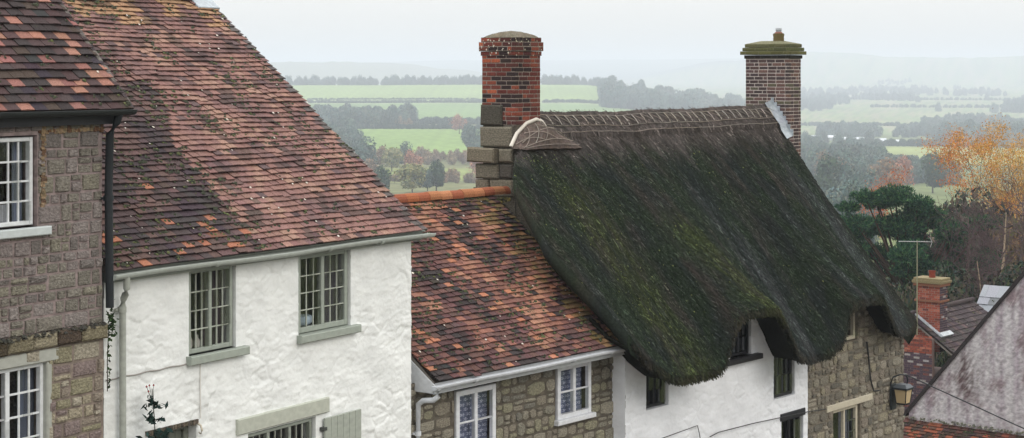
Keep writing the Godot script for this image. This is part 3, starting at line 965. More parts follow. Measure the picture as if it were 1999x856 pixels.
func bare_branches(b: MB, p: Vector3, d: Vector3, l: float, r: float, depth: int, col: Color, spread: float, up: float, ends: Array, thin := 0.0) -> void:
	var pts := [p]
	var rad := [r]
	var q := p
	var dir := d
	for k in 3:
		dir = (dir + Vector3(rng.randf_range(-.18, .18), rng.randf_range(-.06, .14) * up, rng.randf_range(-.18, .18))).normalized()
		q += dir * l / 3.0
		pts.append(q)
		rad.append(maxf(r * (1.0 - .22 * (k + 1)), thin))
	b.tube(pts, rad, 6 if r > .05 else (4 if r > .015 else 3), col, false)
	if depth <= 0:
		ends.append([q, dir])
		return
	var n := 2 + (1 if rng.randf() < .65 else 0)
	for k in n:
		var a := rng.randf() * TAU
		var side := dir.cross(Vector3(cos(a), .2, sin(a))).normalized()
		var nd := (dir + side * spread * rng.randf_range(.6, 1.2) + Vector3(0, up * .25, 0)).normalized()
		bare_branches(b, pts[3] if k < 2 else pts[2], nd, l * rng.randf_range(.62, .82), rad[3] * .8, depth - 1, col, spread, up, ends, thin)

# ---------------------------------------------------------------- the thatched cottage
const EAVE := [[4.3, -4.4, .42], [4.6, -4.46, .45], [4.84, -4.58, .5], [5.23, -5.01, .62], [5.77, -5.33, .75], [6.15, -5.41, .75], [6.93, -5.42, .75], [7.34, -5.4, .75], [7.5, -5.28, .75], [7.64, -5.04, .75], [7.78, -4.76, .75], [8.05, -4.55, .75], [8.57, -4.49, .75], [9.34, -4.56, .75],
	[9.75, -5.02, .75], [10.12, -5.52, .75], [10.5, -5.6, .75], [11.27, -5.58, .75], [11.72, -5.46, .75], [11.93, -5.24, .75], [12.06, -4.83, .75], [12.5, -4.7, .75], [13.68, -4.76, .65], [14.07, -5.13, .6], [14.55, -5.54, .52], [15.3, -5.62, .38], [15.95, -5.6, .22], [16.4, -5.5, .12]]

func eave(x: float) -> Vector2:
	for k in EAVE.size() - 1:
		var a: Array = EAVE[k]
		var b: Array = EAVE[k + 1]
		if x <= b[0]:
			var t := clampf((x - a[0]) / (b[0] - a[0]), 0.0, 1.0)
			var p: Array = EAVE[maxi(k - 1, 0)]
			var n: Array = EAVE[mini(k + 2, EAVE.size() - 1)]
			return Vector2(lerpf(lerpf(a[1], b[1], t), cubic_interpolate(a[1], b[1], p[1], n[1], t), .35), lerpf(a[2], b[2], t))
	return Vector2(-5.5, .12)

func soffit(x: float) -> float:      # height at which the underside of the thatch meets the wall
	return maxf(eave(x).x, eave(x - .3).x) - .02

const VERGE := [[0.0, 6.88], [.08, 6.78], [.14, 6.15], [.185, 5.66], [.25, 5.3], [.335, 4.95], [.4, 4.84], [.505, 4.67], [.605, 4.54], [.7, 4.56], [.8, 4.7], [.88, 4.8], [1.0, 4.86]]
func thatch_left(v: float) -> float:
	for k in VERGE.size() - 1:
		if v <= VERGE[k + 1][0]: return lerpf(VERGE[k][1], VERGE[k + 1][1], (v - VERGE[k][0]) / (VERGE[k + 1][0] - VERGE[k][0]))
	return 4.86
func thatch_right(v: float) -> float: return 16.0 + .1 * v - .3 * sin(PI * v)

func thatch_at(x: float, v: float) -> Vector3:
	var k := (x - 6.0) / 10.0
	var r := Vector3(x, -.77 - .07 * sin(PI * clampf(k, 0, 1)) + .018 * fn1.get_noise_1d(x * 90.0), -3.4)
	var e := eave(x)
	var main := Vector3(x, -5.35, lerpf(.72, .2, smoothstep(13.5, 16.0, x)))
	main.z = lerpf(main.z, .5, smoothstep(5.8, 4.8, x))
	main.y = lerpf(main.y, -4.75, smoothstep(5.8, 4.6, x))
	var end := Vector3(x, e.x + .13, e.y + .03)
	var p := r.lerp(main, v) + (end - main) * pow(v, 2.6)
	var n := Vector3(0, .62, .78)
	p += n * (.13 * sin(PI * v) * smoothstep(16.2, 13.5, x) + (.055 if v < .108 else 0.0))
	p += n * (.035 * fn1.get_noise_2d(x * 55.0, v * 120.0) + .022 * fn1.get_noise_2d(x * 380.0, v * 130.0) + .014 * fn2.get_noise_2d(x * 1300.0, v * 2600.0))
	return p

func thatch_col(x: float, v: float) -> Color:
	var n := fn1.get_noise_2d(x * 150.0 + v * 60.0, v * 60.0)
	var m := fn1.get_noise_2d(x * 95.0 - 200.0, v * 330.0 + 40.0)
	var f := fn2.get_noise_2d(x * 700.0, v * 900.0)
	var c := lin(47, 53, 50)
	c = c.lerp(lin(70, 65, 59), clampf(.25 + n * 1.2, 0.0, 1.0))
	var moss := clampf(.5 + 1.4 * m + .5 * f, 0.0, 1.0) * smoothstep(.12, .3, v + .1 * n)
	c = c.lerp(lin(47, 58, 43), moss * .85)
	var band := exp(-pow((x - 8.95 - .4 * (v - .5)) / .42, 2.0)) * smoothstep(.4, .62, v) + .7 * exp(-pow((x - 6.5) / .5, 2.0)) * smoothstep(.25, .4, v)
	c = c.lerp(lin(84, 92, 46), clampf(band * (.2 + .8 * maxf(0.0, f + .25)), 0.0, .4))
	var grey := exp(-pow((x - 10.6 - .5 * n) / .4, 2.0)) * smoothstep(.25, .5, v) + exp(-pow((x - 15.0) / .5, 2.0)) * smoothstep(.15, .4, v) + .7 * exp(-pow((x - 12.9) / .3, 2.0)) * smoothstep(.3, .6, v)
	c = c.lerp(lin(92, 98, 102), clampf(grey * (.3 + .8 * n), 0.0, .4))
	var top := 1.0 - smoothstep(.1, .24, v + .12 * n)
	c = c.lerp(lin(116, 106, 102), top * (.62 + .3 * f))
	return c

func build_thatched_cottage() -> void:
	var h := thing("thatched_cottage", "whitewashed and stone cottage under a thick dark mossy thatched roof between two brick chimneys", "house", Vector3(AX.x, -10.0, AX.z), TURN_LOW)
	var lime := lin(242, 245, 250)
	var wall_top := func(x: float) -> float: return soffit(x) + .1
	var wa := [6.13, 6.83, -5.97, -5.0]
	var wb := [8.88, 9.64, -5.4, -4.68]
	var wc := [10.47, 11.27, -6.4, -5.55]
	var wd := [10.76, 11.61, -9.4, -6.72]
	part(h, "white_wall", rough_wall(5.5, 11.79, -10.4, -4.3, 0.0, [wa, wb, wc, wd], .024, .02, lime, wall_top))
	var we := [13.12, 13.88, -5.62, -4.9]
	var wf := [12.84, 14.0, -8.1, -6.95]
	var pal := [lin(176, 170, 154), lin(158, 152, 138), lin(188, 180, 164), lin(146, 140, 128), lin(180, 172, 150), lin(166, 156, 142), lin(132, 128, 118)]
	stone_wall(h, "stone_wall", 11.8, 15.97, -10.6, -4.4, -.01, [we, wf], .1, .25, pal, lin(150, 142, 128), .022, wall_top, .036, -7.7)
	shell(h, 7.4, 15.97, -.3, -6.5, -10.6, -5.2, lin(150, 142, 128), M.stone, -1.1, -3.4)
	var gab := MB.new()      # front half of the near gable, in line with the chimney base
	var gl := [Vector3(6.14, -10.4, -3.7), Vector3(6.14, -10.4, -.3), Vector3(6.14, -5.2, -.3), Vector3(6.14, -1.6, -3.2), Vector3(6.14, -1.6, -3.7)]
	for k in range(1, 4):
		gab.tri(gl[0], gl[k], gl[k + 1], lin(120, 112, 100))
		gab.tri(gl[0] + Vector3(.3, 0, 0), gl[k + 1] + Vector3(.3, 0, 0), gl[k] + Vector3(.3, 0, 0), lin(120, 112, 100))
	gab.box(Vector3(6.14, -10.4, -4.0), Vector3(7.5, -2.2, -3.7), lin(120, 112, 100))
	part(h, "near_gable", gab.mesh(M.stone))
	var black := lin(34, 38, 42)
	var dim := lin(120, 122, 128)
	window(h, 6.14, 6.82, -5.96, -5.1, -.07, 2, 2, 3, .055, .02, black, {"curtains": [[6.5, 6.8, -5.9, -5.1, lin(66, 70, 78), "cloth"]]})
	window(h, 8.9, 9.63, -5.39, -4.7, -.05, 2, 2, 2, .05, .02, black, {"sill": [8.62, 9.86, -5.5, -5.4, .14, black], "curtains": [[8.95, 9.58, -5.36, -4.72, lin(118, 124, 132), "cloth"]]})
	window(h, 10.48, 11.26, -6.39, -5.56, -.05, 2, 2, 2, .06, .02, black, {"curtains": [[10.53, 10.75, -6.36, -5.6, lin(116, 122, 130), "cloth"], [10.95, 11.2, -6.36, -5.6, lin(128, 134, 142), "cloth"]]})
	window(h, 10.78, 11.59, -9.38, -6.84, -.06, 2, 1, 3, .07, .02, black, {"curtains": [[10.9, 11.05, -9.3, -6.9, lin(110, 116, 122), "cloth"]]})
	var hd := MB.new()
	hd.bevel_box(Vector3(10.72, -6.86, -.08), Vector3(11.66, -6.72, .03), .01, black)
	part(h, "door_head", hd.mesh(M.paint))
	var cream := lin(208, 200, 180)
	window(h, 13.14, 13.86, -5.6, -4.92, -.05, 2, 1, 1, .08, .02, cream, {})
	window(h, 12.86, 13.98, -8.08, -6.97, -.06, 2, 3, 4, .075, .012, cream, {"bare": 0, "bar_col": lin(60, 62, 64), "curtains": [[13.45, 13.9, -8.0, -7.0, lin(108, 114, 124), "cloth"]]})
	var lt := MB.new()
	lt.bevel_box(Vector3(12.5, -6.955, -.03), Vector3(14.45, -6.82, .05), .012, lin(200, 192, 172))
	part(h, "lintel", lt.mesh(M.paint))
	var crack := MB.new()  # dark irregular line down the stonework, drawn as a thin tube
	crack.tube([Vector3(14.2, -5.7, .04), Vector3(14.28, -6.1, .045), Vector3(14.35, -6.5, .045), Vector3(14.5, -6.78, .045), Vector3(14.75, -6.8, .045)], [.018, .02, .018, .016, .014], 6, lin(46, 46, 44))
	part(h, "dark_wall_line", crack.mesh(M.plain))

	# thatch: one thick coat whose lower edge lifts over the upper windows
	var roof := group_part(h, "thatched_roof")
	var nv := 110
	var nu := 250
	var P := PackedVector3Array()
	var K := PackedColorArray()
	var rows := []
	for j in nv + 1: rows.append(float(j) / nv)
	var side := [Vector3(.35, -.5, 0), Vector3(.04, -.32, 0), Vector3(-.05, -.13, 0)]
	for j in nv + 6:
		for i in range(-3, nu + 4):
			var v := minf(float(j) / nv, 1.0)
			var u := clampf(float(i) / nu, 0, 1)
			var x := lerpf(thatch_left(v), thatch_right(v), u)
			var p := thatch_at(x, v)
			var off := 1.0
			if j > nv:
				var e := eave(x)
				var ragged := .02 * fn2.get_noise_1d(x * 1500.0)
				off = .25
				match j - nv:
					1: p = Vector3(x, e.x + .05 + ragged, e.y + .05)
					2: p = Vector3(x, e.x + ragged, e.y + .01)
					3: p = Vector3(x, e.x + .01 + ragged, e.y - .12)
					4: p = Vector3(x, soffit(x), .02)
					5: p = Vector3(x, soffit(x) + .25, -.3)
			if i < 0: p += side[i + 3] * off
			elif i > nu:
				var s: Vector3 = side[nu + 3 - i] * off
				p += Vector3(-s.x, s.y, s.z)
			P.append(p)
			K.append(thatch_col(x, v) if j <= nv else (thatch_col(x, 1.0) if j <= nv + 2 else lin(36, 34, 32)))  # underside coloured near black to imitate the shade beneath the overhang
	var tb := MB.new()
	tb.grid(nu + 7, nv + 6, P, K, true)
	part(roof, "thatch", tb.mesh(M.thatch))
	var bk := MB.new()
	bk.box(Vector3(6.0, -.35, .05), Vector3(14.6, .0, 6.0), lin(60, 56, 48), Transform3D(Basis(Vector3.RIGHT, PI - 0.88) * Basis(Vector3.BACK, PI), Vector3(22.0, -.9, -3.4)))
	part(roof, "back_slope", bk.mesh(M.thatch))
	# loose reed ends and moss standing out of the coat
	var reed := MB.new()
	reed.quad(Vector3(-.5, 0, -.5), Vector3(-.5, 0, .5), Vector3(.5, .0, .5), Vector3(.5, 0, -.5), Color.WHITE)
	var mm := MultiMesh.new()
	mm.transform_format = MultiMesh.TRANSFORM_3D
	mm.use_colors = true
	mm.mesh = reed.mesh(M.thatch)
	mm.instance_count = 124000
	for k in 110000:
		var v := sqrt(rng.randf()) if k % 3 else rng.randf()
		var x := lerpf(thatch_left(v), thatch_right(v), rng.randf())
		var p := thatch_at(x, v)
		var q := thatch_at(x, minf(v + .02, 1.0) if v < .98 else v - .02)
		var dn := (q - p).normalized() if v < .98 else (p - q).normalized()
		var col := thatch_col(x, v)
		var z := (dn + Vector3(rng.randf_range(-.3, .3), rng.randf_range(-.15, .3), rng.randf_range(-.05, .25))).normalized()
		var y := Vector3(rng.randf_range(-.6, .6), .62, .78).normalized()
		var xx := y.cross(z).normalized()
		y = z.cross(xx)
		var l := rng.randf_range(.05, .16)
		mm.set_instance_transform(k, Transform3D(Basis(xx * rng.randf_range(.006, .014), y, z * l), p + y * rng.randf_range(.0, .02)))
		var br := rng.randf_range(.45, 1.35) if rng.randf() > .09 else rng.randf_range(1.6, 3.8)
		mm.set_instance_color(k, Color(col.r * br, col.g * br, col.b * br))
	for k in 14000:       # the combed fringe along the eaves
		var x := rng.randf_range(4.9, 16.1)
		var e := eave(x)
		var dn := Vector3(rng.randf_range(-.25, .25), -.75, rng.randf_range(.1, .7)).normalized()
		var yy := Vector3(rng.randf_range(-.6, .6), .5, .8).normalized()
		var xx := yy.cross(dn).normalized()
		var col := thatch_col(x, .97).lerp(lin(96, 86, 70), rng.randf() * .5)
		var br := rng.randf_range(.4, 1.3)
		mm.set_instance_transform(110000 + k, Transform3D(Basis(xx * rng.randf_range(.008, .018), dn.cross(xx), dn * rng.randf_range(.06, .17)), Vector3(x, e.x + rng.randf_range(.0, .12), e.y + rng.randf_range(-.07, .06))))
		mm.set_instance_color(110000 + k, Color(col.r * br, col.g * br, col.b * br))
	var mi := MultiMeshInstance3D.new()
	mi.name = "reed_ends"
	mi.multimesh = mm
	mi.set_meta("kind", "stuff")
	roof.add_child(mi)
	var mo := MB.new()
	for k in 22000:
		var v := rng.randf_range(.18, 1.0)
		var x := lerpf(thatch_left(v), thatch_right(v), rng.randf())
		var m := fn1.get_noise_2d(x * 95.0 - 200.0, v * 330.0 + 40.0)
		var band := exp(-pow((x - 8.95 - .4 * (v - .5)) / .5, 2.0)) * smoothstep(.4, .62, v) + exp(-pow((x - 6.4) / .7, 2.0))
		if rng.randf() > .28 + 1.2 * m + .5 * band: continue
		lump(mo, thatch_at(x, v), Vector3.RIGHT, Vector3(0, -.78, .62), Vector3(0, .62, .78), rng.randf_range(.008, .022), vary(lin(45, 55, 40) if rng.randf() > .06 + .3 * band else lin(96, 104, 50), .3))
	part(roof, "moss", mo.mesh(M.plain)).set_meta("kind", "stuff")
	# hazel rods pinned over the ridge
	var rod := lin(150, 141, 131)
	for line in [.022, .068, .096]:
		var x := 7.0
		while x < 15.8:
			var l := rng.randf_range(1.0, 1.6)
			var b := MB.new()
			var pts := []
			for k in 7: pts.append(thatch_at(minf(x + l * k / 6.0, 15.9), line + rng.randf_range(-.0012, .0012)) + Vector3(0, .02, .025))
			b.tube(pts, pts.map(func(_p): return .008), 5, vary(rod, .2))
			part(roof, "ridge_rod", b.mesh(M.bark))
			x += l
	for k in 31:
		var x := 7.1 + k * .285
		for d in 2:
			var b := MB.new()
			var p := thatch_at(x, .024) + Vector3(0, .03, .035)
			var q := thatch_at(x + (-.02 if d == 0 else .34), .066) + Vector3(0, .03, .035)
			b.tube([p, (p + q) * .5 + Vector3(0, .01, .012), q], [.009, .009, .008], 5, vary(lin(184, 176, 166) if d == 0 else lin(128, 120, 112), .2))
			part(roof, "cross_rod", b.mesh(M.bark))
	# small laced apron of reed dressed up against the near chimney
	var ap := MB.new()
	var AP := PackedVector3Array()
	var AK := PackedColorArray()
	var topc := [Vector3(5.92, -1.42, -2.9), Vector3(6.12, -1.18, -2.92), Vector3(6.4, -1.0, -2.92), Vector3(6.7, -.93, -2.92), Vector3(7.0, -.98, -3.02)]
	var apron := func(a: float, b: float) -> Vector3:
		var bx := lerpf(5.98, 7.75, a)
		var lo := thatch_at(bx, .165) + Vector3(0, .05, .065)
		var t := a * 3.999
		var hi: Vector3 = topc[int(t)].lerp(topc[int(t) + 1], t - int(t))
		var p := lo.lerp(hi, b)
		return p + Vector3(0, .62, .78) * .12 * sin(PI * clampf(b, 0, 1)) * sin(PI * a)
	for j in 15:
		for i in 31:
			AP.append(apron.call(i / 30.0, j / 14.0) + Vector3(0, .62, .78) * .01 * fn2.get_noise_2d(i * 40.0, j * 12.0))
			AK.append(vary(lin(112, 100, 94), .22))
	for i in 31: AP.append(AP[i] - Vector3(0, .05, .08))
	ap.grid(31, 15, AP.slice(0, 31 * 15), AK)
	for i in 30: ap.quad(AP[31 * 15 + i], AP[31 * 15 + i + 1], AP[i + 1], AP[i], lin(84, 74, 68))
	part(roof, "apron", ap.mesh(M.thatch))
	var seg := []
	for b in [.08, .24]: seg.append([Vector2(.02, b), Vector2(.98, b)])
	for a in [.12, .3, .48]: seg.append([Vector2(a - .08, .25), Vector2(a + .3, .92)])
	for a in [.4, .62, .9]: seg.append([Vector2(a, .25), Vector2(a - .34, .85)])
	seg.append([Vector2(.1, .62), Vector2(.8, .62)])
	for s in seg:
		var b := MB.new()
		var pts := []
		for k in 9:
			var q: Vector2 = s[0].lerp(s[1], k / 8.0)
			pts.append(apron.call(clampf(q.x, 0, 1), q.y) + Vector3(0, .025, .03))
		b.tube(pts, pts.map(func(_p): return .008), 5, vary(rod, .2))
		part(roof, "apron_rod", b.mesh(M.bark))
	var fil := MB.new()
	var fp := []
	for k in 13:
		var t := k / 12.0 * 3.999
		fp.append(topc[int(t)].lerp(topc[int(t) + 1], t - int(t)) + Vector3(0, .03, .0))
	fp.append(Vector3(7.08, -1.08, -2.98))
	fil.tube(fp, fp.map(func(_p): return .036), 7, lin(206, 200, 190))
	part(roof, "mortar_fillet", fil.mesh(M.limewash))

	# near chimney: brick on squared stone
	var c1 := group_part(h, "chimney", "red brick chimney with a corbelled mossy top on a squared stone base")
	var red := func(face: int, p: float, y: float) -> Color:
		var r := rng.randf()
		var c := lin(120, 66, 56)
		var soot: float = clampf(.95 - absf(p + 3.15) * 2.2, 0.0, 1.0) if face == 0 else clampf(1.0 - absf(p - 6.3) * 2.4, 0.0, 1.0)
		soot *= smoothstep(-.95, .1, y) * .8 + .3
		if r < .25: c = lin(150, 80, 62)
		elif r < .4: c = lin(108, 56, 50)
		elif r < .47: c = lin(180, 98, 70)
		if soot + fn1.get_noise_2d(p * 300.0, y * 240.0) + rng.randf_range(-.2, .2) > .55: c = lin(58, 46, 46) if rng.randf() < .7 else lin(92, 56, 52)
		return vary(c, .15)
	bricks(c1, 6.1, 6.86, -3.76, -2.94, -1.0, .3, .083, .235, red, lin(150, 138, 128))
	bricks(c1, 6.08, 6.88, -3.78, -2.92, .3, .383, .083, .235, red, lin(120, 108, 100))
	bricks(c1, 6.055, 6.905, -3.805, -2.895, .388, .558, .085, .235, red, lin(150, 140, 128))
	bricks(c1, 6.085, 6.875, -3.775, -2.925, .56, .645, .085, .235, red, lin(130, 120, 108))
	var cp := MB.new()
	var CP := PackedVector3Array()
	var CK := PackedColorArray()
	for j in 11:
		for i in 11:
			var a := i / 10.0
			var b := j / 10.0
			var hgt := .13 * pow(maxf(0.0, sin(PI * a) * sin(PI * b)), .5)
			CP.append(Vector3(lerpf(6.08, 6.88, a), .64 + hgt + .012 * fn2.get_noise_2d(a * 500, b * 500), lerpf(-2.92, -3.78, b)))
			CK.append(vary(lin(128, 120, 104), .2))
	cp.grid(11, 11, CP, CK)
	part(c1, "flaunching", cp.mesh(M.stone))
	var lich := MB.new()
	for k in 60:
		var yy := rng.randf_range(.3, .62)
		if rng.randf() < .6: lump(lich, Vector3(6.05 if yy > .39 and yy < .55 else 6.075, yy, rng.randf_range(-3.8, -2.95)), Vector3.UP, Vector3.BACK, Vector3(-.4, 0, 0), rng.randf_range(.006, .02), vary(lin(176, 168, 154), .15))
		else: lump(lich, Vector3(rng.randf_range(6.08, 6.88), yy, -2.89 if yy > .39 and yy < .55 else -2.915), Vector3.UP, Vector3.RIGHT, Vector3(0, 0, .4), rng.randf_range(.006, .018), vary(lin(166, 160, 140), .15))
	part(c1, "lichen", lich.mesh(M.plain)).set_meta("kind", "stuff")
	var stc := MB.new()
	stc.box(Vector3(6.12, -2.9, -3.74), Vector3(6.8, -.98, -2.96), lin(120, 112, 100))
	part(c1, "stone_core", stc.mesh(M.stone))
	# z0, z1, y0, y1, thickness of each squared stone on the up-hill face
	for s in [[-3.77, -3.24, -1.02, -.62, .06], [-3.22, -2.95, -1.24, -1.0, .05], [-3.77, -2.98, -1.42, -1.03, .08], [-4.0, -3.3, -1.72, -1.43, .2], [-3.3, -2.95, -1.7, -1.44, .1], [-3.86, -3.3, -2.02, -1.73, .1], [-3.3, -2.95, -2.0, -1.73, .08], [-3.88, -3.55, -2.4, -2.03, .08], [-3.55, -2.95, -2.35, -2.02, .06], [-3.9, -3.3, -2.8, -2.4, .07]]:
		var b := MB.new()
		var w: float = s[1] - s[0]
		var hh: float = s[3] - s[2]
		b.bevel_box(Vector3(-w * .5 + .008, -hh * .5 + .006, -.05), Vector3(w * .5 - .008, hh * .5 - .006, s[4]), .03, vary([lin(134, 127, 112), lin(166, 158, 138), lin(98, 93, 85), lin(142, 133, 116)][rng.randi() % 4], .1))
		part(c1, "stone", b.mesh(M.stone), null, Transform3D(Basis(Vector3(0, 0, 1), Vector3(0, 1, 0), Vector3(-1, 0, 0)) * Basis.from_euler(Vector3(rng.randf_range(-.04, .04), rng.randf_range(-.05, .05), rng.randf_range(-.02, .02))), Vector3(6.11, (s[2] + s[3]) * .5, (s[0] + s[1]) * .5)))
	# far chimney
	var c2 := group_part(h, "chimney", "dark brick chimney with mossy stepped cap and a single pot")
	var dark := func(_f: int, _p: float, y: float) -> Color:
		var r := rng.randf()
		var c := lin(104, 84, 82)
		if r < .35: c = lin(84, 72, 72)
		elif r < .6: c = lin(120, 94, 88)
		elif r < .68: c = lin(124, 96, 84)
		if y < -.3 and y > -.9 and rng.randf() < .35: c = lin(104, 100, 82)
		return vary(c, .14)
	bricks(c2, 15.95, 16.5, -4.03, -2.87, -2.42, .3, .0795, .235, dark, lin(204, 192, 184))
	bricks(c2, 15.93, 16.52, -4.06, -2.84, .3, .38, .08, .3, func(_a, _b, _c): return vary(lin(60, 56, 52), .2), lin(90, 84, 76))
	bricks(c2, 15.86, 16.59, -4.13, -2.77, .39, .47, .08, .33, func(_a, _b, _c): return vary(lin(104, 104, 66), .2), lin(120, 118, 90))
	bricks(c2, 15.9, 16.55, -4.09, -2.81, .474, .554, .08, .33, func(_a, _b, _c): return vary(lin(96, 98, 62), .2), lin(120, 118, 90))
	bricks(c2, 15.94, 16.51, -4.05, -2.85, .558, .638, .08, .33, func(_a, _b, _c): return vary(lin(100, 100, 68), .2), lin(120, 118, 90))
	var c2c := MB.new()
	var px := 16.22
	var pz := -3.3
	c2c.quad(Vector3(15.95, .64, -2.86), Vector3(16.5, .64, -2.86), Vector3(16.35, .71, -3.2), Vector3(16.1, .71, -3.2), lin(140, 138, 110))
	c2c.quad(Vector3(15.95, .64, -4.04), Vector3(15.95, .64, -2.86), Vector3(16.1, .71, -3.2), Vector3(16.1, .71, -3.7), lin(140, 138, 110))
	c2c.quad(Vector3(16.1, .71, -3.2), Vector3(16.35, .71, -3.2), Vector3(16.35, .71, -3.7), Vector3(16.1, .71, -3.7), lin(140, 138, 110))
	c2c.quad(Vector3(16.5, .64, -2.86), Vector3(16.5, .64, -4.04), Vector3(16.35, .71, -3.7), Vector3(16.35, .71, -3.2), lin(140, 138, 110))
	c2c.quad(Vector3(16.5, .64, -4.04), Vector3(15.95, .64, -4.04), Vector3(16.1, .71, -3.7), Vector3(16.35, .71, -3.7), lin(140, 138, 110))
	part(c2, "flaunching", c2c.mesh(M.stone))
	var pot := MB.new()
	pot.tube([Vector3(px, .68, pz), Vector3(px, .74, pz), Vector3(px, .76, pz), Vector3(px, .8, pz), Vector3(px, .86, pz), Vector3(px, .885, pz)], [.135, .125, .128, .122, .135, .12], 16, lin(122, 108, 72))
	part(c2, "pot", pot.mesh(M.tile))
	var cow := MB.new()
	cow.tube([Vector3(px, .885, pz), Vector3(px, .92, pz)], [.1, .07], 12, lin(176, 120, 104))
	cow.tube([Vector3(px, .92, pz), Vector3(px, .97, pz)], [.062, .062], 12, lin(186, 190, 194))
	for k in 3: cow.tube([Vector3(px, .94 + k * .028, pz), Vector3(px, .95 + k * .028, pz)], [.078, .078], 12, lin(150, 154, 160))
	part(c2, "cowl", cow.mesh(M.lead))
	var fl := MB.new()      # stepped lead where the thatch meets the chimney
	var steps := 8
	for k in steps:
		var n := Vector3(0, .62, .78) * .045
		var a := thatch_at(15.66, .17 * k / steps) + n
		var b := thatch_at(15.66, .17 * (k + 1) / steps) + n
		var g := vary(lin(168, 176, 184), .1)
		fl.quad(b, b + Vector3(.285, .06, 0), a + Vector3(.285, .06, 0), a, g)
		fl.box(Vector3(15.925, b.y + .05, a.z), Vector3(15.944, a.y + .1 + rng.randf_range(-.02, .03), b.z), g)
	part(roof, "lead_flashing", fl.mesh(M.lead))

func build_lantern() -> void:
	var o := AX + Vector3(cos(deg_to_rad(TURN_LOW)), 0, -sin(deg_to_rad(TURN_LOW))) * 15.42 + Vector3(sin(deg_to_rad(TURN_LOW)), 0, cos(deg_to_rad(TURN_LOW))) * .0
	var l := thing("wall_lantern", "black framed wall lantern with amber glass on an arched bracket", "lantern", Vector3(o.x, -7.2, o.z), TURN_LOW)
	var ink := lin(38, 42, 46)
	var z := .26
	var b := MB.new()
	b.bevel_box(Vector3(-.1, -7.3, .0), Vector3(.1, -6.75, .05), .01, lin(46, 50, 52))
	part(l, "back_plate", b.mesh(M.paint))
	var br := MB.new()
	br.tube([Vector3(-.16, -7.2, .04), Vector3(-.17, -6.7, .06), Vector3(-.15, -6.58, .1), Vector3(-.02, -6.53, .2), Vector3(.1, -6.55, .28), Vector3(.14, -6.64, .3), Vector3(.14, -6.78, .28)], [.02, .02, .02, .018, .018, .018, .018], 8, ink)
	part(l, "bracket", br.mesh(M.paint))
	var box_at := func(mb: MB, y0: float, y1: float, r0: float, r1: float, c: Color) -> void:
		var lo := [Vector3(-r0, y0, z - r0), Vector3(r0, y0, z - r0), Vector3(r0, y0, z + r0), Vector3(-r0, y0, z + r0)]
		var hi := [Vector3(-r1, y1, z - r1), Vector3(r1, y1, z - r1), Vector3(r1, y1, z + r1), Vector3(-r1, y1, z + r1)]
		for k in 4: mb.quad(lo[(k + 1) % 4], lo[k], hi[k], hi[(k + 1) % 4], c)
		mb.quad(lo[0], lo[1], lo[2], lo[3], c); mb.quad(hi[3], hi[2], hi[1], hi[0], c)
	var hood := MB.new()
	box_at.call(hood, -6.84, -6.8, .17, .17, ink)
	box_at.call(hood, -6.8, -6.73, .165, .11, lin(92, 98, 104))
	part(l, "hood", hood.mesh(M.paint))
	var gl := MB.new()
	box_at.call(gl, -7.13, -6.845, .105, .14, lin(188, 168, 132))
	var gm: StandardMaterial3D = M.plain.duplicate()
	gm.roughness = .25
	part(l, "glass", gl.mesh(gm))
	var ft := MB.new()
	box_at.call(ft, -7.17, -7.132, .09, .115, ink)
	part(l, "foot", ft.mesh(M.paint))
	for k in 4:
		var s := [Vector2(-1, -1), Vector2(1, -1), Vector2(1, 1), Vector2(-1, 1)][k] as Vector2
		var bar := MB.new()
		bar.tube([Vector3(s.x * .108, -7.14, z + s.y * .108), Vector3(s.x * .143, -6.84, z + s.y * .143)], [.011, .011], 5, ink)
		part(l, "corner_bar", bar.mesh(M.paint))

func cable(what: String, label: String, frame_turn: float, pts: Array, r: float, col: Color) -> void:
	var o := thing(what, label, "cable", Vector3(AX.x, pts[0].y, AX.z), frame_turn)
	var b := MB.new()
	b.tube(pts, pts.map(func(_p): return r), 5, col)
	part(o, "wire", b.mesh(M.plain))

func brick_face(mb: MB, xf: Transform3D, w: float, h: float, shade: Callable) -> void:
	# small far-off brickwork: each brick a thin box on the face
	var y := 0.0
	var j := 0
	while y < h - .03:
		var x := -.11 if j % 2 else 0.0
		while x < w - .03:
			var a := maxf(x, 0.0)
			var b := minf(x + .215, w)
			if b - a > .04: mb.box(Vector3(a, y, 0), Vector3(b - .012, y + .063, .012 + rng.randf_range(-.003, .003)), shade.call(), xf)
			x += .225
		y += .075
		j += 1

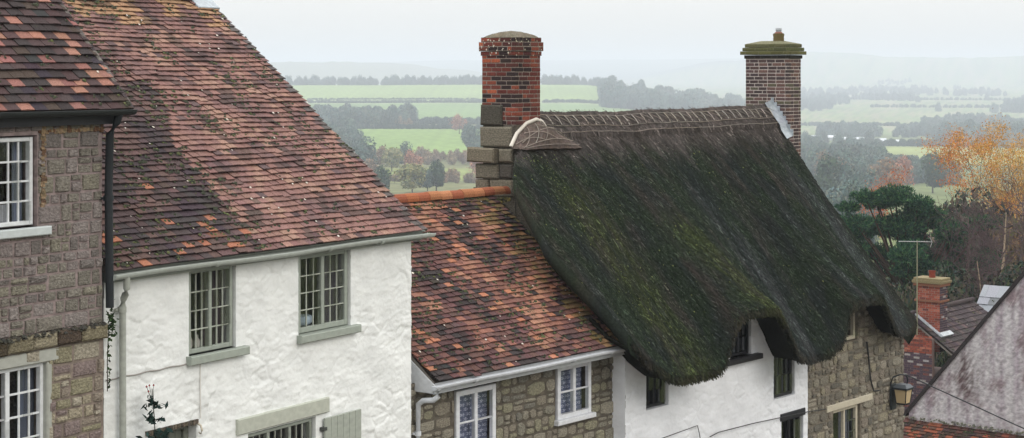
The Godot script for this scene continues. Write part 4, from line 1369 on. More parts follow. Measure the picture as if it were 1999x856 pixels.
func build_lower_houses() -> void:
	# small brick-chimneyed house further down the hill
	var at := Vector3(14.34, -13.2, -60.0)
	var h := thing("brick_cottage", "low cottage with dark ribbed tiles and red brick chimney below the thatched eaves", "house", at, 50.8)
	var red := func() -> Color: return vary(lin(166, 92, 76) if rng.randf() < .6 else (lin(128, 80, 74) if rng.randf() < .6 else lin(190, 120, 100)), .15)
	var blue := func() -> Color: return vary(lin(92, 78, 88) if rng.randf() < .72 else (lin(132, 88, 84) if rng.randf() < .6 else lin(176, 168, 168)), .15)
	var ch := group_part(h, "chimney")
	var core := MB.new()
	core.box(Vector3(.01, -9.4, -.86), Vector3(.56, -7.15, -.01), lin(176, 160, 150))
	part(ch, "mortar_core", core.mesh(M.brick))
	var bf := MB.new()
	brick_face(bf, Transform3D(Basis(Vector3(0, 0, 1), Vector3(0, 1, 0), Vector3(-1, 0, 0)), Vector3(.01, -9.4, -.86)), .86, 2.25, red)
	brick_face(bf, Transform3D(Basis(), Vector3(0.0, -9.4, -.01)), .57, 2.25, blue)
	part(ch, "brickwork", bf.mesh(M.brick)).set_meta("kind", "stuff")
	for c in [[-7.75, -7.68, .05], [-7.22, -7.12, .07], [-7.12, -7.03, .11], [-7.03, -6.95, .07]]:
		var b := MB.new()
		b.bevel_box(Vector3(-c[2], c[0], -.87 - c[2]), Vector3(.57 + c[2], c[1], c[2]), .01, vary(lin(150, 104, 84) if c[0] < -7.15 else lin(150, 138, 104), .1))
		part(ch, "cap_course", b.mesh(M.brick))
	var pot := MB.new()
	pot.tube([Vector3(.28, -6.96, -.42), Vector3(.28, -6.78, -.42), Vector3(.28, -6.74, -.42), Vector3(.28, -6.72, -.42)], [.11, .1, .125, .12], 12, lin(150, 72, 54))
	part(ch, "pot", pot.mesh(M.tile))
	var dk := func(_x: float, _s: float, _l: float) -> Color: return vary(lin(78, 68, 70) if rng.randf() < .75 else lin(98, 84, 82), .15)
	var roof := tile_roof(h, -.42, 4.6, 2.3, -10.45, -.95, -8.2, .21, .24, dk, .01, func(x, s): return x + s, 130, func(_x, _s, _l): return .1)
	ridge_row(roof, -.42, 4.6, -8.17, -.95, .1, [lin(80, 70, 70)])
	var fl := MB.new()
	fl.box(Vector3(-.12, -.02, -.05), Vector3(.02, .03, 1.3), lin(190, 196, 202), Transform3D(Basis(Vector3.RIGHT, .607), Vector3(0, -8.13, -.95)))
	fl.box(Vector3(-.1, -.02, .0), Vector3(.7, .03, .18), lin(190, 196, 202), Transform3D(Basis(Vector3.RIGHT, .607), Vector3(0, -8.76, .01)))
	part(roof, "lead_flashing", fl.mesh(M.lead))
	var gw := MB.new()
	gw.box(Vector3(-.4, -13.4, -4.1), Vector3(4.5, -10.7, 2.0), lin(130, 110, 104))
	gw.box(Vector3(-.56, -13.4, -1.35), Vector3(-.41, -8.9, .0), lin(140, 120, 114))
	part(h, "wall", gw.mesh(M.brick))
	var gb := MB.new()
	brick_face(gb, Transform3D(Basis(Vector3(0, 0, 1), Vector3(0, 1, 0), Vector3(-1, 0, 0)), Vector3(-.56, -11.4, -1.35)), 1.35, 2.0, blue)
	brick_face(gb, Transform3D(Basis(Vector3(0, 0, 1), Vector3(0, 1, 0), Vector3(-1, 0, 0)), Vector3(-.58, -9.4, -1.35)), 1.35, .6, red)
	part(h, "gable_brickwork", gb.mesh(M.brick)).set_meta("kind", "stuff")
	var og := func(_x: float, _s: float, _l: float) -> Color: return vary(lin(150, 96, 72) if rng.randf() < .6 else lin(92, 72, 64), .15)
	tile_roof(h, -1.6, 4.6, 4.4, -12.3, 2.35, -10.52, .16, .2, og, .02, func(x, s): return x + s, 40, func(_x, _s, _l): return .2)

	# television aerial strapped to that chimney
	var ta := thing("television_aerial", "thin television aerial on a tall pole beside the red brick chimney", "aerial", at + Vector3(-.78, 4.0, .06), 0.0)
	base_of.erase(ta)
	var pole := MB.new()
	pole.tube([Vector3(0, 0, 0), Vector3(0, 3.55, 0)], [.022, .018], 8, lin(128, 128, 104))
	part(ta, "pole", pole.mesh(M.paint))
	var boom := MB.new()
	boom.tube([Vector3(-.62, 3.52, 0), Vector3(.5, 3.5, 0)], [.014, .014], 6, lin(150, 152, 150))
	part(ta, "boom", boom.mesh(M.paint))
	for k in 12:
		var rd := MB.new()
		var rx := -.6 + k * .085
		rd.tube([Vector3(rx, 3.52, -.12), Vector3(rx, 3.52, .12)], [.006, .006], 4, lin(160, 162, 160))
		part(ta, "rod", rd.mesh(M.paint))
	var rf := MB.new()
	rf.tube([Vector3(.5, 3.5, 0), Vector3(.42, 3.66, 0)], [.012, .01], 5, lin(160, 162, 160))
	rf.tube([Vector3(.5, 3.5, 0), Vector3(.44, 3.32, 0)], [.012, .01], 5, lin(160, 162, 160))
	part(ta, "reflector", rf.mesh(M.paint))
	var st := MB.new()
	st.tube([Vector3(-.05, .6, 0), Vector3(.14, .62, -.05)], [.012, .012], 5, lin(120, 120, 110))
	st.tube([Vector3(-.05, 1.1, 0), Vector3(.14, 1.12, -.05)], [.012, .012], 5, lin(120, 120, 110))
	part(ta, "strap", st.mesh(M.paint))

	# big rendered gable across the lane
	var g := thing("rendered_house", "house with a large grey stained cement gable above an orange tiled lean-to at lower right", "house", Vector3(11.08, -13.4, -50.0), -41.8)
	var W := 10.0
	var slope := 1.18
	var y0 := -9.5
	var P := PackedVector3Array()
	var K := PackedColorArray()
	var nx := 130
	var ny := 90
	for j in ny:
		for i in nx:
			var x := W * i / (nx - 1.0)
			var top := y0 + slope * minf(x, W - x)
			var y := lerpf(-10.2, top, j / (ny - 1.0))
			P.append(Vector3(x, y, .012 * fn1.get_noise_2d(x * 120, y * 120) + .006 * fn2.get_noise_2d(x * 700, y * 700)))
			# stains: runs of damp and lilac algae, with ragged outlines
			var run := fn1.get_noise_2d(x * 330.0, y * 36.0)
			var blot := fn1.get_noise_2d(x * 75.0 + 500.0, y * 75.0)
			var fine := fn2.get_noise_2d(x * 650.0, y * 400.0)
			var c := lin(214, 210, 212)
			c = c.lerp(lin(172, 158, 168), clampf(.25 + 1.3 * run + .5 * fine, 0.0, .85))
			c = c.lerp(lin(142, 120, 124), clampf(2.2 * (blot - .12) + .7 * fine, 0.0, .75))
			var spot := exp(-pow((x - 1.75) / .38, 2.0) - pow((y + 8.3) / .6, 2.0))
			c = c.lerp(lin(92, 70, 68), clampf(spot * (1.0 + 1.2 * fine + run), 0.0, .85))
			c = c.lerp(lin(226, 224, 222), clampf(1.6 * (fine - .2), 0.0, .6))
			K.append(c)
	var gb2 := MB.new()
	gb2.grid(nx, ny, P, K)
	part(g, "gable_wall", gb2.mesh(M.render_coat))
	var bodyw := MB.new()
	bodyw.box(Vector3(0.02, -13.6, -6.0), Vector3(W - .02, -10.0, -.05), lin(150, 145, 145))
	part(g, "wall", bodyw.mesh(M.render_coat))
	for sd in [0, 1]:
		var rf2 := MB.new()
		var a := Vector3(-.12 if sd == 0 else W + .12, y0 - .14, 0)
		var b := Vector3(W * .5, y0 + slope * W * .5, 0)
		var n := Vector3(-slope if sd == 0 else slope, 1, 0).normalized() * .09
		var f := Vector3(0, 0, .05)
		var k := Vector3(0, 0, -6.0)
		var dkc := lin(62, 56, 58)
		var q := [a + f, b + f, b + f + n, a + f + n]
		if sd == 1: q = [b + f, a + f, a + f + n, b + f + n]
		rf2.quad(q[0], q[1], q[2], q[3], dkc)
		rf2.quad(q[3], q[2], q[2] + k, q[3] + k, dkc)
		rf2.quad(q[1], q[0], q[0] + k, q[1] + k, dkc)
		part(g, "roof_slope", rf2.mesh(M.tile))
	base_of[g] = -13.4
	var lr := func(_x: float, s: float, l: float) -> Color:
		var c := lin(150, 88, 68) if rng.randf() < .5 else lin(104, 72, 64)
		if rng.randf() < .3: c = lin(78, 62, 58)
		return vary(c, .16)
	tile_roof(g, -.25, 9.0, 2.6, -11.4, .03, -9.72, .12, .2, lr, .02, func(x, s): return absf(x - 2.0) - s, 160, func(_x, s, l): return .25 + .5 * float(s > l - .5))
	var lw := MB.new()
	lw.box(Vector3(-.1, -13.6, .0), Vector3(8.8, -11.5, 2.3), lin(150, 146, 140))
	part(g, "lean_to_wall", lw.mesh(M.render_coat))
	var tr := MB.new()
	for k in 150:
		var x := rng.randf_range(-.1, 5.2)
		lump(tr, Vector3(x, -9.62 + rng.randf_range(-.05, .04), .05 + rng.randf() * .08), Vector3.RIGHT, Vector3(0, -.5, .8), Vector3(0, .8, .5), rng.randf_range(.02, .05), vary(lin(84, 84, 70) if rng.randf() < .9 else lin(150, 146, 134), .2))
	part(g, "moss", tr.mesh(M.plain)).set_meta("kind", "stuff")

	# stone-slabbed outbuilding peeping over the gable
	var s := thing("slabbed_outbuilding", "small outbuilding roof of pale grey stone slabs behind the grey gable", "outbuilding", Vector3(16.55, -14.4, -65.0), -36.0)
	var slab := func(_x: float, _s: float, _l: float) -> Color: return vary(lin(168, 172, 180) if rng.randf() < .7 else lin(134, 134, 138), .1)
	tile_roof(s, .0, 3.4, .0, -9.36, -1.3, -8.1, .34, .42, slab, .01, func(x, q): return x + q, 10, func(_x, _s, _l): return .1)
	var sw := MB.new()
	sw.box(Vector3(.1, -14.6, -2.5), Vector3(3.3, -9.5, -.15), lin(90, 86, 80))
	part(s, "wall", sw.mesh(M.stone))

# ---------------------------------------------------------------- plants near the houses
func leaf(mb: MB, p: Vector3, s: float, col: Color) -> void:
	var a := Vector3(rng.randf_range(-1, 1), rng.randf_range(-1, 1), rng.randf_range(-1, 1)).normalized()
	var b := a.cross(Vector3(rng.randf_range(-1, 1), rng.randf_range(-1, 1), rng.randf_range(-1, 1))).normalized()
	mb.quad(p - a * s, p - b * s * .5, p + a * s, p + b * s * .5, col)

func build_small_plants() -> void:
	var r := thing("climbing_rose", "tall thin rose stem with dark leaves and red hips beside the white wall", "rose", Vector3(AX.x, -6.8, AX.z), TURN_UP)
	var st := MB.new()
	var lf := MB.new()
	var hip := MB.new()
	var main := []
	for k in 16:
		var t := k / 15.0
		main.append(Vector3(-5.72 + .1 * sin(t * 5.0) + .06 * t, lerpf(-6.9, -3.86, t), .3 - .12 * t + .05 * sin(t * 9.0)))
	st.tube(main, range(16).map(func(k): return lerpf(.016, .005, k / 15.0)), 5, lin(58, 56, 46))
	for k in 60:
		var t := rng.randf_range(.5, 1.0)
		var p: Vector3 = main[int(t * 15)]
		var d := Vector3(rng.randf_range(-1, 1), rng.randf_range(-.2, .9), rng.randf_range(-.3, .6)).normalized()
		var q := p + d * rng.randf_range(.08, .24) * (1.25 - t * .6)
		st.tube([p, (p + q) * .5 + Vector3(0, .02, 0), q], [.004, .003, .002], 4, lin(64, 60, 46))
		for m in 5: leaf(lf, p.lerp(q, .4 + m * .16) + Vector3(rng.randf_range(-.02, .02), rng.randf_range(-.02, .02), rng.randf_range(-.02, .02)), rng.randf_range(.03, .07), vary(lin(40, 58, 54), .3))
	for k in 90: leaf(lf, Vector3(-5.75 + rng.randf_range(-.35, .3), rng.randf_range(-5.2, -4.35), .3 + rng.randf_range(-.15, .2)), rng.randf_range(.03, .06), vary(lin(40, 58, 54), .3))
	for k in 5:
		var p := main[15] as Vector3 + Vector3(rng.randf_range(-.09, .09), rng.randf_range(-.02, .09), rng.randf_range(-.05, .05))
		st.tube([main[14], p], [.004, .003], 4, lin(64, 60, 46))
		hip.tube([p - Vector3(0, .012, 0), p, p + Vector3(0, .014, 0)], [.004, .014, .004], 7, lin(150, 62, 62))
	part(r, "stem", st.mesh(M.bark))
	part(r, "leaves", lf.mesh(M.leaf))
	part(r, "hips", hip.mesh(M.paint))
	var iv := thing("ivy_clump", "small dark ivy clump growing from the joint between stone house and white cottage", "ivy", Vector3(AX.x, -3.5, AX.z), TURN_UP)
	var il := MB.new()
	for k in 150:
		var t := rng.randf()
		leaf(il, Vector3(-6.4 + rng.randfn(0, .035), -2.98 + rng.randfn(0, .09), .13 + rng.randf() * .06) if t < .7 else Vector3(-6.42 + rng.randfn(0, .015), rng.randf_range(-3.75, -3.0), .12 + rng.randf() * .03), rng.randf_range(.015, .04), vary(lin(46, 64, 34), .3))
	part(iv, "leaves", il.mesh(M.leaf))
	var vs := MB.new()
	vs.tube([Vector3(-6.42, -3.8, .11), Vector3(-6.43, -3.4, .12), Vector3(-6.4, -2.9, .12)], [.008, .008, .005], 4, lin(70, 62, 50))
	part(iv, "stem", vs.mesh(M.bark))
	# things on the window ledges
	var names := [["white_jug", "white jug on the ledge inside the left sage green window", "jug", -4.58, .05, .16], ["pale_bottle", "pale bottle on the ledge inside the left sage green window", "bottle", -4.7, .03, .2]]
	for n in names:
		var o := thing(n[0], n[1], n[2], AX, TURN_UP)
		var b := MB.new()
		var c := Vector3(n[3], -3.54, -.14)
		b.tube([c, c + Vector3(0, .03, 0), c + Vector3(0, n[5] * .55, 0), c + Vector3(0, n[5] * .75, 0), c + Vector3(0, n[5], 0)], [n[4] * .7, n[4], n[4], n[4] * .45, n[4] * .5], 10, lin(216, 214, 208))
		base_of.erase(o)
		part(o, "body", b.mesh(M.paint))
	var ps := thing("cushion", "pale cushion lying inside the right sage green window", "cushion", AX, TURN_UP)
	base_of.erase(ps)
	var pm := MB.new()
	var PP := PackedVector3Array()
	var PK := PackedColorArray()
	for j in 9:
		for i in 17:
			var a := TAU * i / 16.0
			var e := PI * j / 8.0
			PP.append(Vector3(-2.36 + .24 * cos(a) * pow(sin(e), .6), -3.46 + .08 * cos(e), -.2 + .1 * sin(a) * pow(sin(e), .6)))
			PK.append(lin(150, 166, 178))
	pm.grid(17, 9, PP, PK, true)
	part(ps, "cover", pm.mesh(M.cloth))

# ---------------------------------------------------------------- land
const LEFT := [[0, -10], [60, -13], [110, -18], [200, -24], [300, -28], [450, -33.5], [580, -39.8], [700, -44], [800, -44.6], [900, -45.8], [1000, -45.7], [1300, -42.7], [1500, -42.9], [1800, -38.6], [1950, -35.5], [2100, -33], [2400, -19.5], [2500, -18.6], [2700, -24], [3500, -45], [5000, -46], [6500, -38], [7600, -8], [8400, 30], [9000, 47], [9800, 52], [12500, 20]]
const RIGHT := [[0, -10], [60, -13], [110, -19], [200, -26], [300, -31], [400, -35], [600, -42], [700, -44.4], [900, -50], [1100, -54], [1400, -58.5], [1700, -63], [2000, -65], [2600, -62], [3500, -54], [4500, -48], [6000, -42], [7200, -20], [8200, 28], [9000, 56], [9800, 62], [12500, 25]]

func along_profile(tab: Array, r: float) -> float:
	for k in tab.size() - 1:
		if r <= tab[k + 1][0]:
			return lerpf(tab[k][1], tab[k + 1][1], smoothstep(0, 1, 0.5 + (clampf((r - tab[k][0]) / float(tab[k + 1][0] - tab[k][0]), 0, 1) - .5)) * .35 + .65 * clampf((r - tab[k][0]) / float(tab[k + 1][0] - tab[k][0]), 0, 1))
	return tab[-1][1]

func ground_at(x: float, z: float) -> float:
	var r := sqrt(x * x + z * z)
	var az := x / maxf(-z, 1.0)
	var w := smoothstep(.03, .17, az)
	var far := lerpf(along_profile(LEFT, r), along_profile(RIGHT, r), w)
	if r > 6000.0:
		far += 14.0 * sin(az * 9.0 + 1.0) * smoothstep(6000, 9000, r) + (10.0 * fn1.get_noise_2d(az * 600.0, r * .02)) * smoothstep(6500, 9000, r)
	for hl in [[620.0, 5600.0, 190.0, 520.0, 74.0], [860.0, 6000.0, 110.0, 500.0, 48.0], [1850.0, 6400.0, 330.0, 600.0, 84.0], [1500.0, 6900.0, 200.0, 500.0, 66.0], [2300.0, 6000.0, 260.0, 600.0, 90.0]]:
		if r > 3800.0: far += hl[4] * exp(-pow((1000.0 + 3500.0 * az - hl[0]) / hl[2], 4.0) - pow((r - hl[1]) / hl[3], 2.0)) * (1.0 + .06 * fn1.get_noise_1d(az * 9000.0))
	if r > 150.0 and r <= 6000.0: far += 1.2 * fn1.get_noise_2d(x * .25, z * .25)
	var u := (x - AX.x) * .55 + (z - AX.z) * -.835
	var near := -6.8 - .18 * clampf(u + 4.0, -35.0, 40.0)
	return lerpf(near, far, smoothstep(48.0, 110.0, r))

func at_bearing(px: float, r: float) -> Vector3:     # px: bearing as tangent * 3500 + 1000
	var t := (px - 1000.0) / 3500.0
	var z := -r / sqrt(1.0 + t * t)
	var x := -z * t
	return Vector3(x, ground_at(x, z), z)

func land_colour(x: float, z: float) -> Color:
	var r := sqrt(x * x + z * z)
	var px := 1000.0 + 3500.0 * x / maxf(-z, 1.0)
	var n := fn1.get_noise_2d(x * .6, z * .6)
	var c := lin(96, 106, 70)
	if r < 60.0: return lin(92, 88, 78)
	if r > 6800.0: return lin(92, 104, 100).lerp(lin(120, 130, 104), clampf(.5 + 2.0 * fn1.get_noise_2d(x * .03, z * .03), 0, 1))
	var left := px < 1250.0
	if left:
		if r > 2110.0 and r < 2520.0: c = lin(138, 158, 96)
		elif r > 1950.0 and r < 2110.0: c = lin(146, 158, 112)
		elif r > 1500.0 and r < 1950.0: c = lin(122, 146, 92) if px > 740.0 else lin(112, 134, 88)
		elif r > 960.0 and r < 1330.0: c = lin(128, 152, 86)
		elif r > 715.0 and r < 850.0: c = lin(158, 162, 100).lerp(lin(132, 142, 84), clampf(.5 + 2.0 * n, 0, 1))
		else: c = lin(118, 120, 84)
	else:
		var cell := fcell.get_noise_2d(x * .0105 + 40.0, z * .0062)
		if r > 1080.0 and r < 1420.0 and px > 1700.0: c = lin(146, 156, 98)
		elif r > 640.0 and r < 730.0 and px < 1720.0: c = lin(160, 164, 116)
		elif r > 1900.0: c = [lin(128, 146, 96), lin(146, 152, 108), lin(112, 128, 88), lin(150, 146, 118)][int(absf(cell) * 37.0) % 4]
		else: c = lin(112, 122, 80)
	var k := 1.0 + .16 * n + .1 * fn2.get_noise_2d(x * 3.0, z * 3.0)
	return Color(c.r * k, c.g * k, c.b * k)

func build_land() -> void:
	var angs := []
	var a := -180.0
	while a < 180.01:
		angs.append(a)
		a += .12 if absf(a + .06) < 17.5 else (1.0 if absf(a) < 30 else 7.5)
	var rads := [0.0, 6.0, 12.0, 20.0, 30.0, 42.0, 55.0]
	while rads[-1] < 12000.0: rads.append(rads[-1] * 1.032)
	var P := PackedVector3Array()
	var K := PackedColorArray()
	for r in rads:
		for q in angs:
			var t := deg_to_rad(q)
			var x := float(r) * sin(t)
			var z := -float(r) * cos(t)
			P.append(Vector3(x, ground_at(x, z), z))
			K.append(land_colour(x, z))
	var b := MB.new()
	b.grid(angs.size(), rads.size(), P, K)
	structure("ground", b.mesh(M.grass))
	# the cobbled lane in front of the row, a sheet just above the ground
	var L := PackedVector3Array()
	var LK := PackedColorArray()
	var d := Vector3(cos(deg_to_rad(54.5)), 0, -sin(deg_to_rad(54.5)))
	var nn := Vector3(-d.z, 0, d.x)
	for j in 40:
		for i in 9:
			var p := AX + d * lerpf(-24.0, 17.0, j / 39.0) + nn * lerpf(1.1, 5.6, i / 8.0)
			p.y = ground_at(p.x, p.z) + .06
			L.append(p)
			LK.append(vary(lin(128, 120, 108), .12))
	var lb := MB.new()
	lb.grid(9, 40, L, LK)
	structure("lane", lb.mesh(M.stone))

# ---------------------------------------------------------------- trees
func crown_mesh(sd: int, leaves: int, size: float, lobes: int, tall: float, palette: Array, mat: Material, hollow := .7) -> ArrayMesh:
	# unit crown: radius about 1, base at y = 0
	rng.seed = sd
	var mb := MB.new()
	var L := []
	for k in lobes:
		var a := rng.randf() * TAU
		var hy := rng.randf()
		var rr := (1.0 - absf(hy - .4) * 1.1) * rng.randf_range(.25, .68)
		L.append([Vector3(cos(a) * rr, hy * tall * .78 + .15, sin(a) * rr), rng.randf_range(.3, .5)])
	L.append([Vector3(0, tall * .45, 0), .62])
	for k in leaves:
		var l: Array = L[rng.randi() % L.size()]
		var d := Vector3(rng.randfn(), rng.randfn(), rng.randfn()).normalized()
		var p: Vector3 = l[0] + d * float(l[1]) * rng.randf_range(hollow, 1.08)
		if p.y < 0.02: p.y = rng.randf_range(.02, .2)
		var col := vary(palette[rng.randi() % palette.size()], .22)
		var s := size * rng.randf_range(.6, 1.3)
		var u := d.cross(Vector3(rng.randfn(), rng.randfn(), rng.randfn())).normalized()
		var v := (d.cross(u) + d * rng.randf_range(-.7, .7)).normalized()
		mb.tri(p - u * s - v * s * .6, p + u * s - v * s * .6, p + v * s, col)
	return mb.mesh(mat)

func far_trees() -> void:
	var kinds := {
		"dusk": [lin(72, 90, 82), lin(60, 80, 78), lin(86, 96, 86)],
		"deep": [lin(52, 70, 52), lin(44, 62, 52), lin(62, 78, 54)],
		"brown": [lin(118, 98, 78), lin(104, 90, 74), lin(132, 110, 84)],
		"rust": [lin(150, 104, 84), lin(164, 120, 96), lin(136, 96, 82)],
		"olive": [lin(122, 122, 78), lin(106, 112, 74), lin(136, 130, 86)]}
	var crowns := {}
	var sd := 100
	for k in kinds:
		crowns[k] = []
		for v in 3:
			crowns[k].append(crown_mesh(sd, 1000 if k in ["brown", "rust"] else 1700, .07, [6, 10, 14][v], [1.1, 1.35, 1.5][v], kinds[k], M.leaf, .35 if k in ["brown", "rust"] else .65))
			sd += 1
	var trunk := MB.new()
	trunk.tube([Vector3(0, -.4, 0), Vector3(0, .3, 0), Vector3(.03, 1.1, 0)], [.09, .065, .03], 6, lin(78, 70, 62))
	var tm := trunk.mesh(M.bark)
	rng.seed = 77
	# bearing, distance, width m, height m, kind, label
	var list := [
		[808, 770, 13, 11, "rust", "pinkish rust coloured tree standing alone on the pale slope"],
		[930, 740, 12, 9, "rust", "purple brown bare tree left of the near chimney"],
		[712, 800, 17, 14, "dusk", "large rounded tree left of the green field behind the tiled verge"],
		[742, 830, 13, 11, "brown", "bare brownish tree on the hedge above the pale slope"],
		[765, 800, 14, 10, "olive", "round pale olive bush-like tree below the green field"],
		[790, 850, 13, 11, "dusk", "grey green round tree at the foot of the green field"],
		[720, 720, 12, 10, "brown", "dark brown dome shaped tree beside the tiled roof edge"],
		[805, 590, 15, 9, "olive", "broad olive hedge tree rising behind the orange ridge tiles"],
		[852, 600, 9, 10, "deep", "dark green round tree behind the orange ridge tiles"],
		[835, 600, 8, 8, "dusk", "smaller grey green tree beside the dark round one behind the ridge tiles"],
		[745, 560, 9, 9, "deep", "dark evergreen low by the end of the long tiled roof"],
		[770, 700, 9, 4, "brown", "low brown bush on the pale slope"],
		[897, 1250, 15, 14, "rust", "lone pinkish round tree in the upper green field"],
		[925, 1000, 17, 17, "dusk", "blue grey tree at the left side of the near chimney"],
		[912, 1100, 11, 12, "dusk", "pale grey tree by the hedge left of the near chimney"],
		[1620, 560, 13, 14, "deep", "dark blue green tree at the right of the thatched slope"],
		[1650, 590, 11, 12, "dusk", "blue grey small tree below the pale field on the right"],
		[1640, 690, 12, 10, "brown", "brown tree in front of the pale field right of the thatch"],
		[1732, 640, 17, 13, "brown", "wide russet brown tree behind the pine"],
		[1764, 680, 15, 13, "rust", "reddish brown tree behind the top of the pine"],
		[1822, 660, 15, 14, "deep", "dark blue green conifer-like tree right above the pine"],
		[1610, 760, 12, 11, "brown", "pale brown tree beside the far chimney wall"],
		[1842, 800, 14, 12, "brown", "grey brown tree at the right end of the green field"],
	]
	var seen := {}
	for t in list:
		var p := at_bearing(t[0], t[1])
		var o := thing("far_tree", t[5], "tree", p, rng.randf() * 360.0, "trees down in the vale")
		base_of.erase(o)
		var c: Array = crowns[t[4]]
		var w: float = t[2] * .5
		var hh: float = t[3]
		part(o, "trunk", tm, null, Transform3D(Basis.from_scale(Vector3(hh * .32, hh * .5, hh * .32)), Vector3.ZERO))
		part(o, "crown", c[rng.randi() % 3], null, Transform3D(Basis.from_scale(Vector3(w, hh * .62, w)), Vector3(0, hh * .16, 0)))
	# woods that read as one mass: bearing from, to, distance from, to, count, tree height, kind, name, label
	var woods := [
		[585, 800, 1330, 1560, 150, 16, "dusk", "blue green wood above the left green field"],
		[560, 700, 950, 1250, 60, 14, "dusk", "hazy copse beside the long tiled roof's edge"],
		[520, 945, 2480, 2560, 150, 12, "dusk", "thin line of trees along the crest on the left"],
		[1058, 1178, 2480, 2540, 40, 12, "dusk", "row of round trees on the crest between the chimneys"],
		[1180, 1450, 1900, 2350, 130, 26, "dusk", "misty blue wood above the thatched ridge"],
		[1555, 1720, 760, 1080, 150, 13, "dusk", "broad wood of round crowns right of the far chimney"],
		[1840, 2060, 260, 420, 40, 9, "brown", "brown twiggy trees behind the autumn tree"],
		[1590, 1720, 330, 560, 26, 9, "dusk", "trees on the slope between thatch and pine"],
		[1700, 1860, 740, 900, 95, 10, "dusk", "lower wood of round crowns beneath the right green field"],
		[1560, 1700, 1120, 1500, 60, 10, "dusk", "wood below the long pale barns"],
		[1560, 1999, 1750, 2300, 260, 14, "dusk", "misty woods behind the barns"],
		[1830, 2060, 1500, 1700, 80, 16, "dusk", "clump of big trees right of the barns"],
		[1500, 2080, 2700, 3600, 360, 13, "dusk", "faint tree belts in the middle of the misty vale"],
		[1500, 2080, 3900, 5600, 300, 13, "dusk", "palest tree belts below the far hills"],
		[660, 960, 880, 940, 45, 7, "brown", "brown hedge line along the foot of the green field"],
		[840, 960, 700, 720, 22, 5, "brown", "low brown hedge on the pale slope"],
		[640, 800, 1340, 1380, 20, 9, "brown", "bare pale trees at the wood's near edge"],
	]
	for w in woods:
		var mm := MultiMesh.new()
		mm.transform_format = MultiMesh.TRANSFORM_3D
		mm.use_colors = true
		mm.mesh = crowns[w[6]][rng.randi() % 3]
		mm.instance_count = w[4]
		for k in mm.instance_count:
			var px := rng.randf_range(w[0], w[1])
			var dist := rng.randf_range(w[2], w[3])
			if w[2] > 1700.0 and w[0] > 1450.0:
				for tries in 8:
					if fn1.get_noise_2d(px * .35, dist * .06) > .05: break
					px = rng.randf_range(w[0], w[1])
					dist = rng.randf_range(w[2], w[3])
			var p := at_bearing(px, dist)
			var s: float = w[5] * rng.randf_range(.65, 1.2)
			var wd := s * rng.randf_range(.42, .62)
			mm.set_instance_transform(k, Transform3D(Basis(Vector3.UP, rng.randf() * TAU) * Basis.from_scale(Vector3(wd, s * .72, wd)), p - Vector3(0, s * .06, 0)))
			var b := rng.randf_range(.75, 1.3)
			mm.set_instance_color(k, Color(b * rng.randf_range(.92, 1.12), b, b * rng.randf_range(.9, 1.05)))
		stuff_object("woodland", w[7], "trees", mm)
	# field hedges
	var hedges := [
		[560, 945, 1985, 2000, 260, 3.0, "long dark hedge below the upper field"],
		[600, 945, 2100, 2112, 200, 2.2, "thin hedge under the crest field"],
		[800, 950, 1450, 1480, 60, 5.0, "hedge with small trees above the left green field"],
		[1060, 1180, 2000, 2012, 60, 3.5, "hazy hedge between the chimneys"],
		[1700, 2000, 1440, 1460, 90, 5.0, "hedge behind the right green field"],
		[1800, 2050, 2380, 2400, 80, 4.0, "far hedge crossing the right fields"],
		[1700, 2050, 3000, 3020, 90, 5.0, "faint far hedge on the right"],
	]
	hedges.append_array([[1560, 1900, 2150, 2165, 110, 4.0, "hedge line between the misty fields on the right"], [1560, 2050, 3500, 3520, 140, 5.0, "pale hedge line far across the vale"], [700, 950, 1330, 1340, 60, 3.5, "hedge at the top of the left green field"], [1600, 1760, 1080, 1095, 50, 4.0, "hedge along the near edge of the right green field"]])
	for hd in hedges:
		var mm := MultiMesh.new()
		mm.transform_format = MultiMesh.TRANSFORM_3D
		mm.use_colors = true
		mm.mesh = crowns.deep[1]
		mm.instance_count = hd[4]
		for k in mm.instance_count:
			var p := at_bearing(lerpf(hd[0], hd[1], (k + rng.randf()) / hd[4]), rng.randf_range(hd[2], hd[3]))
			var s: float = hd[5] * rng.randf_range(.6, 1.3)
			mm.set_instance_transform(k, Transform3D(Basis(Vector3.UP, rng.randf() * TAU) * Basis.from_scale(Vector3(s * .8, s * .7, s * .8)), p - Vector3(0, .2, 0)))
			mm.set_instance_color(k, Color.WHITE)
		stuff_object("hedge", hd[6], "hedge", mm)
	# long pale farm sheds
	for s in [[1612, 1640, 24, 10, 4.5, 8, "leftmost long pale farm shed among the trees"], [1668, 1600, 22, 10, 4.2, -6, "second pale farm shed, beside a low wall of trees"], [1706, 1570, 22, 9, 4, 12, "third pale farm shed in the vale"], [1740, 1530, 14, 8, 3.6, 5, "rightmost pale farm shed by the green field"]]:
		var p := at_bearing(s[0], s[1])
		var o := thing("farm_shed", s[6], "shed", p, s[5], "farm sheds in the vale")
		base_of.erase(o)
		var w: float = s[2] * .5
		var d: float = s[3] * .5
		var hw := MB.new()
		hw.box(Vector3(-w, -1, -d), Vector3(w, s[4] * .6, d), lin(150, 152, 156))
		part(o, "wall", hw.mesh(M.plain))
		var rf := MB.new()
		var y0: float = s[4] * .6
		var y1: float = s[4]
		var e := .6
		rf.quad(Vector3(-w - e, y0 - .1, d + e), Vector3(w + e, y0 - .1, d + e), Vector3(w + e, y1, 0), Vector3(-w - e, y1, 0), lin(186, 190, 196))
		rf.quad(Vector3(w + e, y0 - .1, -d - e), Vector3(-w - e, y0 - .1, -d - e), Vector3(-w - e, y1, 0), Vector3(w + e, y1, 0), lin(186, 190, 196))
		rf.tri(Vector3(-w, y0, d), Vector3(-w, y1 - .1, 0), Vector3(-w, y0, -d), lin(160, 162, 166))
